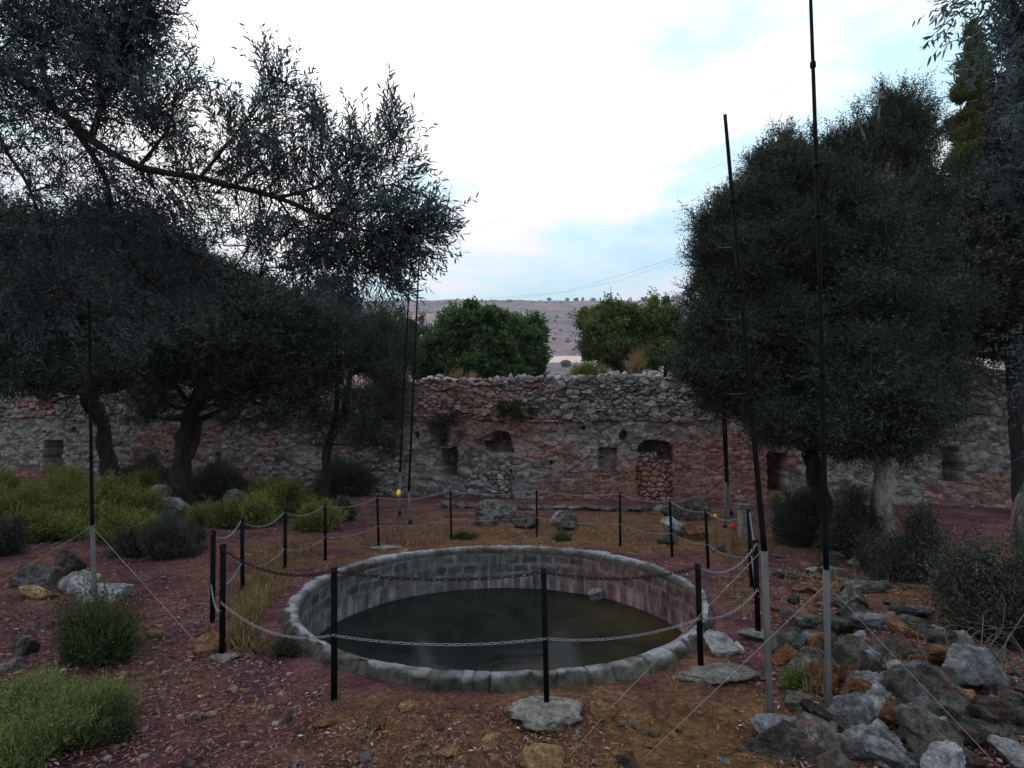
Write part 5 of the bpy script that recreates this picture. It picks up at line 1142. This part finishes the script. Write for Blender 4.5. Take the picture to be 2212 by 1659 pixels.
# small markers on sticks, square pillar
def marker(name, label, px, py, py0, mat, Y, s=.05):
    c = at(px, py, Y); g = np.array([c[0], c[1], g1(c[0], c[1])]); o = thing(name, label, 'marker', tuple(g))
    mb = MB(); tube(mb, [g - (0, 0, .03), c], .008, 6); mb.build('stick', M_twigpale, o)
    V, F = rockgeo(int(px), 3, 7, .16); mk('plastic_head', V * (s, s * .7, s * 1.15) + c, [F], mat, o, True)
marker('plastic_marker', 'crumpled yellow plastic marker on a stick behind the back chain', 860, 1065, 1110, M_yellow, 10.2, .05)
marker('plastic_marker', 'small red plastic marker on a stick behind the right back posts', 1583, 1137, 1180, M_red, 8.8, .038)
marker('plastic_marker', 'flat yellow plastic marker by the chain at the right back', 1545, 1115, 1160, M_yellow, 9.0, .03)
pg = onground(1612, 1165); k_ = pg[1] / FPX
def pillar():
    o = thing('stone_pillar', 'short square grey pillar with a flat cap behind the right posts', 'pillar', tuple(pg))
    def box(cx, cy, z0, z1, hx, hy, n=6):
        mb = MB(); bm = bmesh.new(); bmesh.ops.create_cube(bm, size=1); bmesh.ops.bevel(bm, geom=bm.edges[:], offset=.06, segments=2, affect='EDGES')
        V = np.array([v.co[:] for v in bm.verts]); F = [[v.index for v in f.verts] for f in bm.faces]; bm.free()
        V = V * (2 * hx, 2 * hy, z1 - z0) + (cx, cy, (z0 + z1) / 2); V += .006 * np.stack([vnoise(V * 9, 1), vnoise(V * 9, 2), vnoise(V * 9, 3)], 1); return V, F
    for nm, z0, z1, h in (('shaft', pg[2] - .05, pg[2] + 66 * k_, 13 * k_), ('cap', pg[2] + 66 * k_ + .002, pg[2] + 74 * k_, 18 * k_)):
        V, F = box(pg[0], pg[1], z0, z1, h, h); me = bpy.data.meshes.new(nm); me.from_pydata([tuple(v) for v in V], [], F); me.materials.append(M_conc)
        q = bpy.data.objects.new(nm, me); COL.objects.link(q); q.parent = o; q.location = -Vector(o['base'])
pillar()
def bare_bush():
    r = np.random.default_rng(3); g = onground(2170, 1500); o = thing('bare_bush', 'tangle of bare pale twigs at the right edge behind the pale boulder', 'bush', tuple(g)); mb = MB()
    for i in range(42):
        c = at(r.uniform(2080, 2230), r.uniform(1320, 1470), r.uniform(3.7, 4.3)); b0 = np.array([g[0] + r.normal() * .12, g[1] + .2 + r.normal() * .12, g[2]])
        P = spline([b0, b0 * .5 + c * .5 + r.normal(size=3) * .12, c + r.normal(size=3) * .05], 6); tube(mb, P, np.linspace(.004, .0013, len(P)), 4, cap=False)
    mb.build('twigs', M_twigpale, o)
bare_bush()
def branch():
    mb = MB(); a = onground(2005, 1225); tube(mb, spline([a + (0, 0, .15), a + (.1, -.1, .1), a + (.28, -.3, .0)], 5), np.linspace(.012, .005, 11), 6); tag(mb.build('fallen_branch', M_twigpale, None, True), 'bare pale branch sticking out of the thicket over the orange slope', 'branch')
branch()

# ------------------------------------------------------------ far hillside
def hill():
    y = np.r_[np.linspace(60, 300, 40), np.linspace(306, 360, 10), np.linspace(366, 1000, 150), np.linspace(1010, 1600, 30)]; x = np.linspace(-1300, 1300, 520)
    X, Y = np.meshgrid(x, y); X, Y = X.ravel(), Y.ravel()
    el = lambda py: (ray(1106, py)[2] / ray(1106, py)[1])
    e_crest = el(648)
    prof = np.interp(Y, [60, 150, 280, 300, 350, 480, 900, 1000, 1600], [-1, 2.5, 280 * el(787), 300 * el(783) + 1.7, 350 * el(770) + 1.7, 480 * el(735), 900 * e_crest + 1.7, 900 * e_crest - 6, 120])
    p = v3(X / 160, Y / 160); k = np.clip((Y - 380) / 300, 0, 1); Z = prof + k * 9 * fbm(p, 4, 91) * (1 - .75 * np.clip((Y - 780) / 120, 0, 1)) + 1.2 * fbm(v3(X / 14, Y / 14), 3, 92) * k
    Z += -.000025 * (X - 250) ** 2 * np.clip((Y - 400) / 400, 0, 1) * .35
    Z = np.maximum(Z, -1.5)
    nx, ny = len(x), len(y); idx = np.arange(nx * ny).reshape(ny, nx); F = np.stack([idx[:-1, :-1], idx[:-1, 1:], idx[1:, 1:], idx[1:, :-1]], -1).reshape(-1, 4)
    m, t, b = newmat('hillside_scrub', .95, .05); gm = N(t, 'ShaderNodeNewGeometry')
    n1 = noise(t, .035, 6, .7, 'World'); n2 = noise(t, .2, 5, .75, 'World'); n3 = noise(t, .012, 4, .6, 'World')
    c = ramp(t, n1, [(.35, (.09, .08, .085)), (.5, (.18, .135, .145)), (.66, (.27, .205, .205))])
    c = mixc(t, ramp(t, n3, [(.55, (0, 0, 0)), (.65, (.6, .6, .6))]), c, (.36, .20, .15))
    c = mixc(t, ramp(t, n2, [(.50, (0, 0, 0)), (.60, (.75, .75, .75))]), c, (.045, .055, .045))
    sp_ = N(t, 'ShaderNodeSeparateXYZ'); t.links.new(gm.outputs['Position'], sp_.inputs[0])
    f1 = N(t, 'ShaderNodeMapRange', inputs={'From Min': 298, 'From Max': 302}); f2 = N(t, 'ShaderNodeMapRange', inputs={'From Min': 356, 'From Max': 350}); t.links.new(sp_.outputs[1], f1.inputs[0]); t.links.new(sp_.outputs[1], f2.inputs[0])
    mm = N(t, 'ShaderNodeMath', operation='MULTIPLY'); t.links.new(f1.outputs[0], mm.inputs[0]); t.links.new(f2.outputs[0], mm.inputs[1])
    c = mixc(t, mm.outputs[0], c, (.56, .42, .37)); 
    t.links.new(c, b.inputs['Base Color'])
    tag(mk('hill', np.c_[X, Y, Z], [F], m, None, True), 'long bare scrubby hillside closing the view behind the trees', 'hill', kind='structure')
    def hz(x_, y_):
        i = int(np.clip(np.searchsorted(y, y_), 0, ny - 1)); j = int(np.clip(np.searchsorted(x, x_), 0, nx - 1)); return Z[i * nx + j]
    r = np.random.default_rng(6)
    # bushes standing on the skyline
    proto = {}
    cres = [(1187, 9, 9), (1227, 8, 9), (1247, 11, 8), (1261, 7, 8), (1283, 12, 7), (1100, 4, 4), (990, 5, 4), (1318, 8, 9), (1330, 7, 7), (1394, 11, 12), (1405, 8, 7), (1415, 12, 12), (1440, 14, 13), (1462, 14, 12), (1478, 16, 14), (1040, 6, 4), (1360, 7, 6)]
    names = ['bush on the hill skyline']
    for i, (px, w_, h_) in enumerate(cres):
        u = (px - CX) / FPX; Yc = 893.; x_ = u * Yc / cT * 1.0; z_ = hz(x_, Yc); k = Yc / FPX
        if i % 4 not in proto:
            SC = subclusters([(0, 0, 0, 1, 1, 1, 1)], 24, r, .4, .5); (V, F), _ = crown_geo(SC, 260, r, L=.4, nper=6, ll=.35, lw=.3, ovate=True)
            o = mk('skyline_bush', V, [F], M_dry); proto[i % 4] = o.data
        else: o = bpy.data.objects.new('skyline_bush', proto[i % 4]); COL.objects.link(o)
        o.location = (x_, Yc, z_ + h_ * k * .35); o.scale = (w_ * k * .42, w_ * k * .42, h_ * k * .42)
        tag(o, 'dark bush on the hill skyline, ' + (['leftmost', 'second', 'third', 'fourth', 'fifth', 'sixth', 'seventh', 'eighth', 'ninth', 'tenth', 'eleventh', 'twelfth', 'thirteenth', 'fourteenth', 'fifteenth', 'sixteenth', 'rightmost'][sorted(c[0] for c in cres).index(px)]) + ' counting from the left', 'bush', 'bushes along the hill skyline')
    # scrub on the slope, one mass
    n = 2600; x_ = r.uniform(-500, 520, n); y_ = r.uniform(90, 890, n); keep = ~((y_ > 290) & (y_ < 362)) & (fbm(v3(x_ / 60, y_ / 60), 3, 99) > -.25); x_, y_ = x_[keep], y_[keep]
    U, F = ICO[2]; n = len(x_); s = r.uniform(.5, 2.1, n) * (1 + 1.0 * (y_ < 290)); z_ = np.array([hz(a, b_) for a, b_ in zip(x_, y_)])
    V = U[None] * (1 + r.uniform(-.35, .35, (n, len(U), 1))) * s[:, None, None] * (1, 1, .75) + np.c_[x_, y_, z_ + s * .2][:, None]
    F = (F[None] + (np.arange(n) * len(U))[:, None, None]).reshape(-1, 3)
    tag(mk('hillside_scrub', V.reshape(-1, 3), [F], leafmat('far_scrub', (.03, .04, .03), (.05, .06, .045), (.08, .09, .06), .05)), 'dark scrub bushes dotted over the far hillside', 'scrub', kind='stuff')
hill()
# ------------------------------------------------------------ the air between here and the hill
def haze():
    V = [(x, y, z) for z in (-5, 250) for x, y in ((-1700, -60), (1700, -60), (1700, 1700), (-1700, 1700))]
    me = bpy.data.meshes.new('haze'); me.from_pydata(V, [], [(3, 2, 1, 0), (4, 5, 6, 7), (0, 1, 5, 4), (1, 2, 6, 5), (2, 3, 7, 6), (3, 0, 4, 7)])
    m = bpy.data.materials.new('haze'); m.use_nodes = True; t = m.node_tree; t.nodes.clear(); o_ = N(t, 'ShaderNodeOutputMaterial')
    v = N(t, 'ShaderNodeVolumePrincipled', inputs={'Color': (.82, .84, 1.0, 1), 'Density': .00032, 'Anisotropy': .2}); t.links.new(v.outputs[0], o_.inputs['Volume'])
    me.materials.append(m); o = bpy.data.objects.new('haze', me); COL.objects.link(o); tag(o, 'thin haze in the air towards the hill', 'haze', kind='stuff')
if True: haze()
for o in _bases:
    del o['base']
